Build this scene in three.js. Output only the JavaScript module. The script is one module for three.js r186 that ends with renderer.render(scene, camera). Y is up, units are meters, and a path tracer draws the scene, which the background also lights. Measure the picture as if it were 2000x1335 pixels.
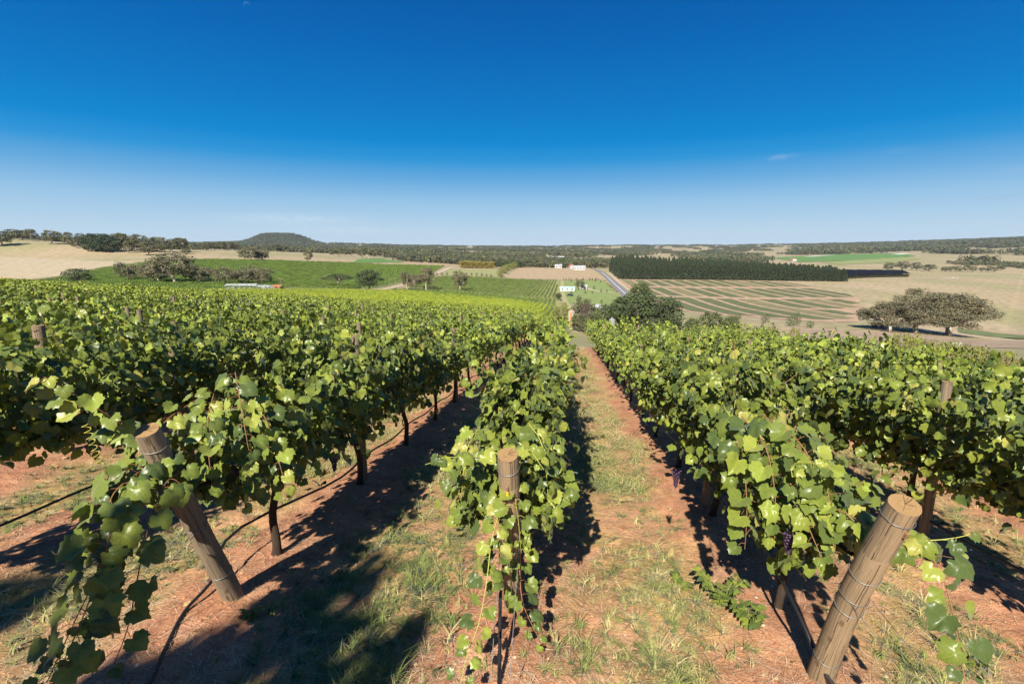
import * as THREE from 'three';
import { ImprovedNoise } from 'three/addons/math/ImprovedNoise.js';
import { mergeGeometries } from 'three/addons/utils/BufferGeometryUtils.js';

// ---------------------------------------------------------------- camera, sky, sun, exposure
const scene = new THREE.Scene();
const EYE = 2.27;
const camera = new THREE.PerspectiveCamera(67.45, 1024 / 683, 0.05, 16000);
camera.position.set(0, EYE, 0);
camera.rotation.set(THREE.MathUtils.degToRad(-10.2), 0, 0);
const renderer = new THREE.WebGLRenderer({ antialias: true });
renderer.toneMapping = THREE.LinearToneMapping;
renderer.toneMappingExposure = 1.8;
renderer.shadowMap.enabled = true;

// sun behind the camera and a little to its left
const SUN_AZ = THREE.MathUtils.degToRad(197), SUN_EL = THREE.MathUtils.degToRad(38);
const sunDir = new THREE.Vector3(Math.sin(SUN_AZ) * Math.cos(SUN_EL), Math.sin(SUN_EL), -Math.cos(SUN_AZ) * Math.cos(SUN_EL));
const sun = new THREE.DirectionalLight(new THREE.Color().setRGB(1, 0.93, 0.8), 5);
sun.name = 'sun';
sun.position.copy(sunDir).multiplyScalar(200);
sun.castShadow = true;
Object.assign(sun.shadow.camera, { left: -220, right: 220, top: 220, bottom: -220, near: 1, far: 900 });
sun.shadow.mapSize.set(4096, 4096);
scene.add(sun, sun.target);

// seeded random numbers and noise
let seed = 7;
const rnd = () => { seed = (seed + 0x6d2b79f5) | 0; let t = Math.imul(seed ^ (seed >>> 15), 1 | seed); t = (t + Math.imul(t ^ (t >>> 7), 61 | t)) ^ t; return ((t ^ (t >>> 14)) >>> 0) / 4294967296; };
const rr = (a, b) => a + (b - a) * rnd();
const pick = (a) => a[Math.floor(rnd() * a.length)];
const perlin = new ImprovedNoise();
const ns = (x, y, z = 0) => perlin.noise(x, y, z);
const fbm = (x, y, z = 0, n = 4) => { let s = 0, a = 0.5; for (let i = 0; i < n; i++) { s += a * ns(x, y, z + i * 7.3); x *= 2.03; y *= 2.03; a *= 0.5; } return s; };
const clamp = THREE.MathUtils.clamp, lerp = THREE.MathUtils.lerp, smooth = THREE.MathUtils.smoothstep;

// clear sky: deep blue overhead, pale at the horizon, with a few thin wisps low down
{
  const W = 2048, H = 1024, data = new Float32Array(W * H * 4), c = new THREE.Color();
  const stops = [[-90, 0xc4d8e4], [0, 0xd2e2eb], [1.2, 0xc9deeb], [3, 0xb3d3ea], [5, 0x98c5e7], [7, 0x6caee0], [9.2, 0x2a96d8], [11, 0x0088d3], [14, 0x007ac9], [19, 0x0068ba], [24, 0x005aab], [40, 0x004e98], [90, 0x04458a]]
    .map(([e, h]) => [e, new THREE.Color(h)]);
  const wisps = [[-23, 3.0, 5.5, 0.5, 0.6], [-17, 2.0, 5, 0.35, 0.5], [26.6, 8.6, 1.0, 0.16, 0.5], [42.6, 4.1, 1.6, 0.14, -0.3], [34.8, 3.6, 1.1, 0.13, -0.3], [37.5, 4.1, 0.9, 0.12, -0.12], [43.5, 6.2, 1.2, 0.16, 0.12], [42.2, 2.1, 1.7, 0.14, 0.2], [33.5, 4.3, 0.6, 0.1, -0.1], [46, 3.2, 2.5, 0.2, 0.2], [27, 2.6, 0.4, 0.2, 0.3], [35.8, 8.4, 0.9, 0.14, 0.12]];
  for (let y = 0; y < H; y++) {
    const el = ((y + 0.5) / H) * 180 - 90;
    let k = 1; while (k < stops.length - 1 && stops[k][0] < el) k++;
    const [e0, c0] = stops[k - 1], [e1, c1] = stops[k];
    c.lerpColors(c0, c1, clamp((el - e0) / (e1 - e0), 0, 1));
    for (let x = 0; x < W; x++) {
      // equirectangular: u 0.5 looks along -z? azimuth measured from -z towards +x
      const ang = ((x + 0.5) / W - 0.5) * 2 * Math.PI, az = THREE.MathUtils.radToDeg(Math.atan2(Math.cos(ang), -Math.sin(ang)));
      let w = 0, s = 0;
      if (el > 0 && el < 12) for (const [a, e, ra, re, st] of wisps) {
        const q = ((az - a) / ra) ** 2 + ((el - e - 0.05 * (az - a) / ra) / re) ** 2;
        if (q < 6) { const f = Math.exp(-q) * clamp(0.55 + 1.6 * fbm(az * 0.9 + 40, el * 5, 3), 0, 1.2); if (st > 0) w += f * st; else s -= f * st; }
      }
      const o = (y * W + x) * 4, ex = 1 / 1.8;
      data[o] = lerp(lerp(c.r, 0.72, w), 0.36, s) * ex; data[o + 1] = lerp(lerp(c.g, 0.82, w), 0.46, s) * ex; data[o + 2] = lerp(lerp(c.b, 0.90, w), 0.60, s) * ex; data[o + 3] = 1;
    }
  }
  const t = new THREE.DataTexture(data, W, H, THREE.RGBAFormat, THREE.FloatType);
  t.mapping = THREE.EquirectangularReflectionMapping; t.magFilter = THREE.LinearFilter; t.minFilter = THREE.LinearFilter; t.needsUpdate = true;
  scene.background = t; scene.environment = t;
}

// ---------------------------------------------------------------- lie of the land (x to the right, d forward = -z), metres
const HILL = [
  [-1.0, [[330, -18.6], [420, -14.3], [520, -5.0], [650, 17.1], [800, 22.0], [1500, 30.6], [4000, 54.7]]],
  [-0.7, [[220, -14.7], [300, -14.6], [440, -6.5], [520, -4.0], [620, 3.2], [800, 3.5], [1500, 10.4], [4000, 43.2]]],
  [-0.45, [[210, -15.2], [280, -14.8], [450, -8.9], [600, -6.1], [760, -0.3], [1000, -2.0], [1700, -1.7], [2600, 11.3], [4300, 62.8]]],
  [-0.2, [[160, -13.9], [220, -16.9], [300, -20.5], [430, -18.9], [600, -16.1], [720, -15.5], [1000, -12.7], [1700, -8.3], [3000, 9.7], [5000, 38.9]]],
  [0.0, [[160, -16.0], [210, -19.8], [300, -25.0], [400, -26.2], [520, -26.9], [700, -24.6], [900, -20.9], [1600, -15.5], [3000, 1.0], [5000, 29.2]]],
  [0.1, [[220, -23.7], [270, -25.5], [380, -27.4], [520, -28.0], [720, -24.7], [900, -22.6], [1600, -17.0], [3000, -1.9], [5000, 34.1]]],
  [0.25, [[170, -19.4], [220, -23.5], [300, -26.5], [400, -28.5], [500, -28.8], [720, -26.1], [900, -24.4], [1600, -23.3], [3000, -4.8], [5000, 38.9]]],
  [0.45, [[140, -18.1], [220, -25.3], [300, -28.6], [400, -28.9], [480, -28.5], [700, -26.0], [900, -26.2], [1500, -26.1], [3000, -4.8], [5000, 43.7]]],
  [0.7, [[150, -21.4], [210, -25.7], [290, -28.2], [420, -28.4], [550, -28.1], [700, -28.8], [900, -29.7], [1400, -24.2], [2500, -1.2], [4500, 56.9]]],
  [1.0, [[190, -30.4], [240, -34.1], [340, -35.8], [520, -35.7], [700, -35.7], [800, -35.6], [1300, -27.4], [2000, -2.4], [3200, 68.9], [4500, 95.9]]],
];
const plane = (x, d) => -0.0544 * x - 0.1057 * d;
const NEAR = { '0.1': [[26, -2.9], [50, -7.2], [85, -12.4], [120, -16.4], [165, -20.2]], '0.25': [[26, -3.1], [50, -8], [85, -14.8], [120, -20.4]], '0.45': [[60, -8.2], [100, -15.4]], '0.7': [[60, -9], [105, -17]] };
for (const [t, pts] of HILL) {
  if (NEAR[t]) pts.unshift(...NEAR[t]);
  for (const d of [110, 70, 30, 0]) if (d < pts[0][0] - 15) pts.unshift([d, plane(t * d, d)]);
  pts.push([9000, pts.at(-1)[1] - 20]);
}
const pchips = HILL.map(([t, p]) => {       // monotone cubic through each profile
  const n = p.length, h = [], s = [], m = [];
  for (let i = 0; i < n - 1; i++) { h.push(p[i + 1][0] - p[i][0]); s.push((p[i + 1][1] - p[i][1]) / h[i]); }
  m.push(s[0]);
  for (let i = 1; i < n - 1; i++) m.push(s[i - 1] * s[i] <= 0 ? 0 : (3 * (h[i - 1] + h[i])) / ((2 * h[i] + h[i - 1]) / s[i - 1] + (h[i] + 2 * h[i - 1]) / s[i]));
  m.push(s[n - 2]);
  return (d) => {
    let i = 0; while (i < n - 2 && p[i + 1][0] < d) i++;
    const x = clamp((d - p[i][0]) / h[i], 0, 1), a = x * x * (3 - 2 * x);
    return p[i][1] * (1 - a) + p[i + 1][1] * a + h[i] * (m[i] * x * (1 - x) * (1 - x) - m[i + 1] * x * x * (1 - x));
  };
});
function land(x, d) {
  const r = Math.hypot(x, d), k = r > 110 ? 110 / r : 1;
  let y = plane(x * k, d * k);
  if (d > 14) {
    const t = clamp(x / d, -1, 1);
    let i = 0; while (i < HILL.length - 2 && HILL[i + 1][0] < t) i++;
    const f = (t - HILL[i][0]) / (HILL[i + 1][0] - HILL[i][0]), g = (j) => pchips[clamp(j, 0, HILL.length - 1)](d);
    const v0 = g(i - 1), v1 = g(i), v2 = g(i + 1), v3 = g(i + 2);
    const lin = lerp(v1, v2, f), cub = v1 + 0.5 * f * (v2 - v0 + f * (2 * v0 - 5 * v1 + 4 * v2 - v3 + f * (3 * (v1 - v2) + v3 - v0)));
    let v = lerp(lin, cub, 0.5);
    if (d > 600) v += smooth(d, 600, 2500) * (10 * fbm(x * 0.0016, d * 0.0016, 1) + 5 * fbm(x * 0.006, d * 0.006, 5, 3)) * (0.3 + 0.7 * smooth(d, 1200, 4000));
    if (d > 2500) v += 60 * Math.exp(-(((x / d + 0.445) / 0.052) ** 4)) * smooth(d, 2800, 4200);
    y = lerp(y, v, smooth(d, 14, 40) * (1 - smooth(Math.abs(Math.atan2(x, d)), 0.98, 1.25)));
  }
  return y;
}

// ---------------------------------------------------------------- naming and building helpers
const names = new Map();
function numbered(n) { const k = names.get(n) ?? 0; names.set(n, k + 1); return k ? n + '_' + String(k).padStart(3, '0') : n; }
function tag(o, label, category, group, kind) { o.userData.label = label; if (category) o.userData.category = category; if (group) o.userData.group = group; if (kind) o.userData.kind = kind; return o; }
function shadows(o) { o.castShadow = true; o.receiveShadow = true; return o; }
function top(o, name) { o.name = numbered(name); scene.add(o); return o; }
function part(name, geo, mat, parent, kind) { const m = shadows(new THREE.Mesh(geo, mat)); m.name = name; if (kind) m.userData.kind = kind; parent.add(m); return m; }
function group(name, x, y, z, turn = 0) { const g = new THREE.Group(); g.position.set(x, y, z); g.rotation.y = turn; return top(g, name); }
const ORD = ['first', 'second', 'third', 'fourth', 'fifth', 'sixth', 'seventh', 'eighth', 'ninth', 'tenth', 'eleventh', 'twelfth', 'thirteenth', 'fourteenth', 'fifteenth', 'sixteenth', 'seventeenth', 'eighteenth', 'nineteenth', 'twentieth', 'twenty-first', 'twenty-second', 'twenty-third', 'twenty-fourth', 'twenty-fifth', 'twenty-sixth', 'twenty-seventh', 'twenty-eighth', 'twenty-ninth', 'thirtieth', 'thirty-first', 'thirty-second', 'thirty-third', 'thirty-fourth', 'thirty-fifth', 'thirty-sixth', 'thirty-seventh', 'thirty-eighth', 'thirty-ninth', 'fortieth'];
const RGB = (r, g, b) => new THREE.Color().setRGB(r, g, b);
const std = (c, roughness = 0.9, more = {}) => new THREE.MeshStandardMaterial({ color: c, roughness, ...more });
class Geo {                                  // collects triangles for one mesh
  constructor() { this.p = []; this.n = []; this.u = []; this.c = []; this.i = []; }
  get count() { return this.p.length / 3; }
  add(g, m, col) {                           // append a BufferGeometry
    const q = m ? g.clone().applyMatrix4(m) : g, o = this.count, P = q.attributes.position, N = q.attributes.normal, U = q.attributes.uv;
    for (let k = 0; k < P.count; k++) { this.p.push(P.getX(k), P.getY(k), P.getZ(k)); this.n.push(N.getX(k), N.getY(k), N.getZ(k)); this.u.push(U ? U.getX(k) : 0, U ? U.getY(k) : 0); if (col) this.c.push(col.r, col.g, col.b); }
    const I = q.index; for (let k = 0; k < (I ? I.count : P.count); k++) this.i.push(o + (I ? I.getX(k) : k));
    return this;
  }
  build() {
    const g = new THREE.BufferGeometry();
    g.setAttribute('position', new THREE.Float32BufferAttribute(this.p, 3)); g.setAttribute('normal', new THREE.Float32BufferAttribute(this.n, 3));
    g.setAttribute('uv', new THREE.Float32BufferAttribute(this.u, 2)); if (this.c.length) g.setAttribute('color', new THREE.Float32BufferAttribute(this.c, 3));
    g.setIndex(this.i); return g;
  }
}
const V = (x, y, z) => new THREE.Vector3(x, y, z);
function limb(geo, pts, rads, sides = 6, col) {        // tapered tube through points, with rounded-off ends
  const n = pts.length, o = geo.count, a = V(0, 0, 0), b = V(0, 0, 0), t = V(0, 0, 0); let prev = null, run = 0;
  for (let k = 0; k < n; k++) {
    t.copy(pts[Math.min(k + 1, n - 1)]).sub(pts[Math.max(k - 1, 0)]).normalize();
    if (!prev) a.set(Math.abs(t.y) > 0.9 ? 1 : 0, Math.abs(t.y) > 0.9 ? 0 : 1, 0); else a.copy(prev);
    a.addScaledVector(t, -a.dot(t)).normalize(); prev = a.clone(); b.crossVectors(t, a);
    if (k) run += pts[k].distanceTo(pts[k - 1]);
    for (let s = 0; s <= sides; s++) {
      const f = (s / sides) * Math.PI * 2, cx = Math.cos(f), sx = Math.sin(f), r = rads[k];
      geo.n.push(a.x * cx + b.x * sx, a.y * cx + b.y * sx, a.z * cx + b.z * sx);
      geo.p.push(pts[k].x + r * (a.x * cx + b.x * sx), pts[k].y + r * (a.y * cx + b.y * sx), pts[k].z + r * (a.z * cx + b.z * sx));
      geo.u.push(s / sides, run); if (col) geo.c.push(col.r, col.g, col.b);
    }
  }
  for (let k = 0; k < n - 1; k++) for (let s = 0; s < sides; s++) { const i = o + k * (sides + 1) + s, j = i + sides + 1; geo.i.push(i, i + 1, j, i + 1, j + 1, j); }
  return geo;
}
const curve = (pts, n) => new THREE.CatmullRomCurve3(pts).getPoints(n);
const ROWX = 0.105, ROWD = 0.9945;
const rc = (s, c) => [s * ROWX + c * ROWD, s * ROWD - c * ROWX];      // along the rows, across the rows -> x, d
const toRow = (x, d) => [x * ROWX + d * ROWD, x * ROWD - d * ROWX];
const ROW_TURN = -Math.atan2(ROWX, ROWD), SPACING = 2.02, C0 = -0.37;
const rowStart = (c) => (Math.abs(c + 4.41) < 0.1 ? 2.2 : c < -2.5 ? 3.1 + (-2.4 - c) * 0.6 : 3.15);

// ---------------------------------------------------------------- ground textures
function canvasTexture(w, h, draw, srgb = true) {
  const c = document.createElement('canvas'); c.width = w; c.height = h; draw(c.getContext('2d'), w, h);
  const t = new THREE.CanvasTexture(c); t.wrapS = t.wrapT = THREE.RepeatWrapping; t.magFilter = THREE.LinearFilter; if (srgb) t.colorSpace = THREE.SRGBColorSpace; return t;
}
function tileNoise(w, h, fn) {                // float field, tileable through a torus of noise
  const a = new Float32Array(w * h);
  for (let y = 0; y < h; y++) for (let x = 0; x < w; x++) a[y * w + x] = fn(x / w, y / h);
  return a;
}
const torus = (u, v, f, z = 0) => { const n = (x, y) => ns(x * f, y * f, z); return lerp(lerp(n(u, v), n(u - 1, v), u), lerp(n(u, v - 1), n(u - 1, v - 1), u), v); };
const soilBits = tileNoise(1024, 1024, (u, v) => 0.5 * torus(u, v, 9, 1) + 0.35 * torus(u, v, 37, 2) + 0.3 * torus(u, v, 120, 3) + 0.2 * torus(u, v, 300, 4));
const strokes = [];
for (let k = 0; k < 15000; k++) strokes.push([rnd() * 2048, rnd() * 2048, rnd() * Math.PI * 2, rr(12, 60), rr(0.7, 2.2), rnd(), rr(-0.6, 0.6)]);
function drawStraw(g, style) {
  g.lineCap = 'round';
  for (const [x, y, a, l, w, t, bend] of strokes) for (const ox of [0, 2048, -2048]) for (const oy of [0, 2048, -2048]) {
    const X = x + ox, Y = y + oy; if (X < -80 || X > 2128 || Y < -80 || Y > 2128) continue;
    g.strokeStyle = style(t); g.lineWidth = w; g.beginPath(); g.moveTo(X, Y);
    g.quadraticCurveTo(X + Math.cos(a + bend) * l * 0.5, Y + Math.sin(a + bend) * l * 0.5, X + Math.cos(a) * l, Y + Math.sin(a) * l); g.stroke();
  }
}
const soilMap = canvasTexture(2048, 2048, (g) => {
  const im = g.createImageData(2048, 2048), D = im.data;
  for (let y = 0; y < 2048; y++) for (let x = 0; x < 2048; x++) {
    const f = soilBits[(y >> 1) * 1024 + (x >> 1)], e = soilBits[(((y * 3) >> 1) & 1023) * 1024 + (((x * 3) >> 1) & 1023)], k = clamp(0.84 + 0.46 * f + 0.26 * e, 0.35, 1.05), o = (y * 2048 + x) * 4;
    D[o] = Math.min(255, 238 * k); D[o + 1] = (205 + 10 * f) * k; D[o + 2] = (184 + 16 * e) * k; D[o + 3] = 255;
  }
  g.putImageData(im, 0, 0);
  drawStraw(g, (t) => (t < 0.3 ? 'rgba(120,88,62,0.55)' : t < 0.65 ? 'rgba(226,204,168,0.5)' : 'rgba(250,236,204,0.55)'));
});
const soilBump = canvasTexture(1024, 1024, (g) => {
  const im = g.createImageData(1024, 1024);
  for (let k = 0; k < 1024 * 1024; k++) { const v = clamp(120 + 190 * soilBits[k], 0, 255); im.data[4 * k] = im.data[4 * k + 1] = im.data[4 * k + 2] = v; im.data[4 * k + 3] = 255; }
  g.putImageData(im, 0, 0); g.save(); g.scale(0.5, 0.5); drawStraw(g, (t) => `rgba(255,255,255,${0.15 + 0.3 * t})`); g.restore();
}, false);
const grassMap = canvasTexture(1024, 1024, (g) => {
  const im = g.createImageData(1024, 1024), D = im.data;
  for (let k = 0; k < 1024 * 1024; k++) { const f = soilBits[k], e = soilBits[(k * 5 + 7777) % (1024 * 1024)], v = clamp(0.93 + 0.45 * f + 0.1 * e, 0.5, 1.05); D[4 * k] = clamp(250 * v + 12 * e, 0, 255); D[4 * k + 1] = clamp(247 * v, 0, 255); D[4 * k + 2] = clamp(236 * v, 0, 255); D[4 * k + 3] = 255; }
  g.putImageData(im, 0, 0);
});
const tiled = (t, k) => { const c = t.clone(); c.repeat.set(k, k); c.needsUpdate = true; return c; };

// ---------------------------------------------------------------- the ground: wide land and the vineyard floor
const wheel = (q, a, w) => Math.exp(-(((q - a) / w) ** 2));
function rowOffset(x, d) { const c = toRow(x, d)[1], q = (c - C0) / SPACING; return (q - Math.round(q)) * SPACING; }   // -1.01 .. 1.01, 0 on a row
function floorY(x, d) {
  const r = Math.hypot(x, d); let y = land(x, d);
  if (r < 60) {
    const o = rowOffset(x, d), k = 1 - smooth(r, 40, 60);
    y += k * (0.05 * Math.exp(-((o / 0.4) ** 2)) - 0.025 * (wheel(Math.abs(o), 0.62, 0.14)) + 0.035 * fbm(x * 1.3, d * 1.3, 2) + (r < 16 ? 0.018 * fbm(x * 7, d * 7, 6, 3) * (1 - smooth(r, 10, 16)) : 0));
  }
  return y;
}
function polar(r0, r1, ratio, fine, wide, yOf, colOf, uvScale) {
  const az = [], rs = []; for (let a = -57; a < 57; a += fine) az.push(a); for (let a = 57; a < 303; a += wide) az.push(a);
  for (let r = r0; r < r1; r *= ratio) rs.push(r); rs.push(r1);
  const g = new THREE.BufferGeometry(), n = az.length, P = new Float32Array(rs.length * n * 3), U = new Float32Array(rs.length * n * 2), C = new Float32Array(rs.length * n * 3), I = [];
  rs.forEach((r, j) => az.forEach((a, i) => {
    const q = THREE.MathUtils.degToRad(a), x = r * Math.sin(q), d = r * Math.cos(q), k = j * n + i, c = colOf(x, d, r);
    P.set([x, yOf(x, d, r), -d], k * 3); U.set([x / uvScale, d / uvScale], k * 2); C.set(c, k * 3);
    if (j) { const m = j * n + ((i + 1) % n); I.push(k - n, m - n, k, k, m - n, m); }
  }));
  g.setAttribute('position', new THREE.BufferAttribute(P, 3)); g.setAttribute('uv', new THREE.BufferAttribute(U, 2)); g.setAttribute('color', new THREE.BufferAttribute(C, 3)); g.setIndex(I); g.computeVertexNormals();
  return g;
}
const mix3 = (a, b, t) => [lerp(a[0], b[0], t), lerp(a[1], b[1], t), lerp(a[2], b[2], t)];
{
  const tan = [0.45, 0.355, 0.22], olive = [0.35, 0.32, 0.165], pale = [0.5, 0.41, 0.29], brown = [0.44, 0.33, 0.22];
  const col = (x, d, r) => {
    let c = mix3(olive, tan, smooth(fbm(x * 0.009 + 3, d * 0.006, 2), -0.14, 0.2));
    c = mix3(c, pale, 0.6 * smooth(fbm(x * 0.02, d * 0.013 + 9, 4), 0.02, 0.35));
    c = mix3(c, brown, 0.8 * smooth(fbm(x * 0.004 + 20, d * 0.003, 7), 0.05, 0.25));
    return c;
  };
  const g = polar(40, 8000, 1.024, 0.2, 3, (x, d, r) => land(x, d) - (r < 60 ? 0.35 : 0), col, 38);
  const m = top(shadows(new THREE.Mesh(g, std(0xffffff, 1, { vertexColors: true, map: grassMap }))), 'terrain');
  tag(m, 'dry tan and olive farmland rolling out to the far ridges', 'land', null, 'structure');
  const soil = [0.7, 0.44, 0.29], straw = [0.84, 0.66, 0.43], green = [0.56, 0.53, 0.23], bare = [0.8, 0.57, 0.42];
  const fcol = (x, d) => {
    const o = Math.abs(rowOffset(x, d)), n1 = fbm(x * 0.9, d * 0.9, 8), n2 = fbm(x * 3.1, d * 3.1, 12, 3), mid = smooth(o + 0.5 * n1, 0.3, 0.75);
    let c = mix3(soil, straw, clamp(0.75 * mid + 0.5 * smooth(n1 + n2 * 0.7, 0.0, 0.35), 0, 0.9));
    c = mix3(c, green, mid * smooth(n1 + n2, -0.25, 0.2) * 0.8);
    c = mix3(c, bare, smooth(n2 - n1 * 0.4, 0.1, 0.3) * 0.8 * (1 - mid));
    return mix3(c, mix3([0.56, 0.42, 0.27], [0.46, 0.4, 0.22], smooth(n1, -0.2, 0.2)), smooth(toRow(x, d)[1], 10.6, 11.4));
  };
  const f = polar(0.35, 60, 1.0165, 0.3, 3, floorY, fcol, 4.5);
  const fm = top(shadows(new THREE.Mesh(f, std(0xffffff, 0.97, { vertexColors: true, map: soilMap, bumpMap: soilBump, bumpScale: 0.02 }))), 'vineyard_floor');
  tag(fm, 'red brown soil with dry straw litter between the vine rows', 'soil', null, 'structure');
}

seed = 101;
// ---------------------------------------------------------------- vine leaves
const HALF = [[0.02, 0.1], [0.13, -0.05], [0.29, -0.08], [0.37, 0.03], [0.52, 0.1], [0.5, 0.24], [0.6, 0.37], [0.52, 0.48], [0.5, 0.61], [0.36, 0.64], [0.28, 0.8], [0.15, 0.86], [0, 1.02]];
function leafShape(ring, curl, fold, wave, ph) {
  const z = (x, y) => fold * Math.abs(x) - curl * (x * x * 0.9 + Math.max(0, y - 0.35) ** 2 * 0.8) + wave * Math.sin(7 * x + ph) * Math.cos(6 * y + ph);
  const pts = [[0, 0.38], ...ring, ...ring.slice(0, -1).reverse().map(([x, y]) => [-x, y])], n = pts.length, g = new THREE.BufferGeometry(), idx = [];
  for (let k = 1; k < n - 1; k++) idx.push(0, k, k + 1);
  idx.push(0, n - 1, 1);
  g.setAttribute('position', new THREE.Float32BufferAttribute(pts.flatMap(([x, y]) => [x, y, z(x, y)]), 3));
  g.setAttribute('uv', new THREE.Float32BufferAttribute(pts.flatMap(([x, y]) => [(x + 0.6) / 1.2, (y + 0.05) / 1.1]), 2));
  g.setIndex(idx); g.computeVertexNormals(); return g;
}
function fineLeaf(curl, fold, wave, ph, skew) {
  const z = (x, y) => fold * Math.abs(x) - curl * (x * x * 0.9 + Math.max(0, y - 0.35) ** 2 * 0.8) + wave * Math.sin(7 * x + ph) * Math.cos(6 * y + ph) + 0.5 * wave * Math.sin(13 * x + 3 * y + ph);
  const edge = [...HALF, ...HALF.slice(0, -1).reverse().map(([x, y]) => [-x, y])].map(([x, y], k) => [x * (1 + skew * Math.sin(k * 1.7 + ph)) * (x < 0 ? 1 + skew : 1 - skew), y * (1 + 0.5 * skew * Math.cos(k * 2.3 + ph))]), c = [0, 0.3], n = edge.length;
  const pts = [c, ...[0.35, 0.7, 1].flatMap((f) => edge.map(([x, y]) => [lerp(c[0], x, f), lerp(c[1], y, f)]))], idx = [], g = new THREE.BufferGeometry();
  for (let k = 0; k < n; k++) { const q = (k + 1) % n; idx.push(0, 1 + k, 1 + q); for (let r = 0; r < 2; r++) { const a = 1 + r * n + k, b = 1 + r * n + q; idx.push(a, a + n, b, b, a + n, b + n); } }
  g.setAttribute('position', new THREE.Float32BufferAttribute(pts.flatMap(([x, y]) => [x, y, z(x, y)]), 3));
  g.setAttribute('uv', new THREE.Float32BufferAttribute(pts.flatMap(([x, y]) => [(x + 0.65) / 1.3, (y + 0.1) / 1.2]), 2));
  g.setIndex(idx); g.computeVertexNormals(); return g;
}
const ring7 = [[0.03, 0.1], [0.34, -0.03], [0.54, 0.26], [0.5, 0.55], [0.28, 0.72], [0, 1.02]];
const ring4 = [[0.02, 0.0], [0.5, 0.32], [0, 1.0]];
const HI = [leafShape(HALF, 0.75, 0.3, 0.08, 0), leafShape(HALF, 0.3, 0.6, 0.09, 2), leafShape(HALF, 1.15, 0.15, 0.1, 4), leafShape(HALF, -0.3, 0.42, 0.09, 5)];
const MID = [leafShape(ring7, 0.6, 0.35, 0.06, 0), leafShape(ring7, 1.0, 0.12, 0.07, 3)];
const FINE = [fineLeaf(0.75, 0.3, 0.05, 0, 0.06), fineLeaf(0.3, 0.6, 0.06, 2, -0.1), fineLeaf(1.15, 0.15, 0.07, 4, 0.12), fineLeaf(-0.3, 0.42, 0.05, 5, -0.05), fineLeaf(0.9, 0.5, 0.06, 1, 0.14), fineLeaf(1.4, 0.35, 0.05, 3, -0.14), fineLeaf(0.55, 0.1, 0.09, 6, 0.08)];
const LOW = [leafShape(ring4, 0.3, 0.2, 0, 0)];
const raw = (g) => ({ p: g.attributes.position.array, n: g.attributes.normal.array, u: g.attributes.uv.array, i: g.index.array });
const RAW = new Map([...HI, ...MID, ...LOW].map((g) => [g, raw(g)]));
const _x = V(0, 0, 0), _y = V(0, 0, 0), _z = V(0, 0, 0), _m = new THREE.Matrix4();
function frame(normal, tip) { _z.copy(normal).normalize(); _y.copy(tip).addScaledVector(_z, -tip.dot(_z)).normalize(); _x.crossVectors(_y, _z); }
function putLeaf(geo, shape, L) {
  const { p, n, u, i } = RAW.get(shape), o = geo.count, s = L.size; frame(L.n, L.t);
  for (let k = 0; k < p.length; k += 3) {
    const a = p[k], b = p[k + 1], c = p[k + 2], d = n[k], e = n[k + 1], f = n[k + 2];
    geo.p.push(L.p.x + s * (a * _x.x + b * _y.x + c * _z.x), L.p.y + s * (a * _x.y + b * _y.y + c * _z.y), L.p.z + s * (a * _x.z + b * _y.z + c * _z.z));
    geo.n.push(d * _x.x + e * _y.x + f * _z.x, d * _x.y + e * _y.y + f * _z.y, d * _x.z + e * _y.z + f * _z.z);
    geo.c.push(L.c[0], L.c[1], L.c[2]);
  }
  for (let k = 0; k < u.length; k++) geo.u.push(u[k]);
  for (let k = 0; k < i.length; k++) geo.i.push(o + i[k]);
}
const veinMap = canvasTexture(256, 256, (g, w, h) => {
  g.fillStyle = 'rgb(222,222,222)'; g.fillRect(0, 0, w, h);
  for (let k = 0; k < 900; k++) { const v = 195 + 50 * rnd(); g.fillStyle = `rgba(${v},${v},${v * 0.96},0.5)`; g.beginPath(); g.arc(rnd() * w, rnd() * h, 2 + 5 * rnd(), 0, 7); g.fill(); }
  const bx = w * 0.5, by = h * (1 - 0.16);
  const vein = (x, y, lw) => { g.strokeStyle = 'rgba(255,255,226,0.95)'; g.lineWidth = lw; g.beginPath(); g.moveTo(bx, by); g.quadraticCurveTo((bx + x) / 2, (by + y) / 2 - 5, x, y); g.stroke(); };
  vein(w * 0.5, 4, 4); vein(w * 0.9, h * 0.52, 3.4); vein(w * 0.1, h * 0.52, 3.4); vein(w * 0.86, h * 0.82, 2.8); vein(w * 0.14, h * 0.82, 2.8);
  for (const s of [-1, 1]) for (const [f, l] of [[0.3, 0.22], [0.48, 0.2], [0.64, 0.15], [0.8, 0.1]]) { g.lineWidth = 2; g.beginPath(); g.moveTo(bx, by - (by - 4) * f); g.lineTo(bx + s * w * l, by - (by - 4) * f - h * l * 0.8); g.stroke(); }
});
const veinBump = veinMap.clone(); veinBump.colorSpace = THREE.NoColorSpace;
const leafLook = { roughness: 0.92, transmission: 0.22, thickness: 0, clearcoat: 0.5, clearcoatRoughness: 0.32, side: THREE.DoubleSide };
const leafMat = new THREE.MeshPhysicalMaterial({ color: 0xffffff, vertexColors: true, map: veinMap, bumpMap: veinBump, bumpScale: 0.004, ...leafLook });
const farLeafMat = new THREE.MeshPhysicalMaterial({ color: 0xffffff, vertexColors: true, ...leafLook, clearcoat: 0.4, clearcoatRoughness: 0.42 });
const GREENS = [[0.175, 0.235, 0.016], [0.225, 0.285, 0.02], [0.125, 0.18, 0.014], [0.27, 0.325, 0.026], [0.08, 0.13, 0.013], [0.19, 0.25, 0.02]];
const YELLOWS = [[0.374, 0.418, 0.050], [0.440, 0.429, 0.077], [0.308, 0.385, 0.039]];
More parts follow.
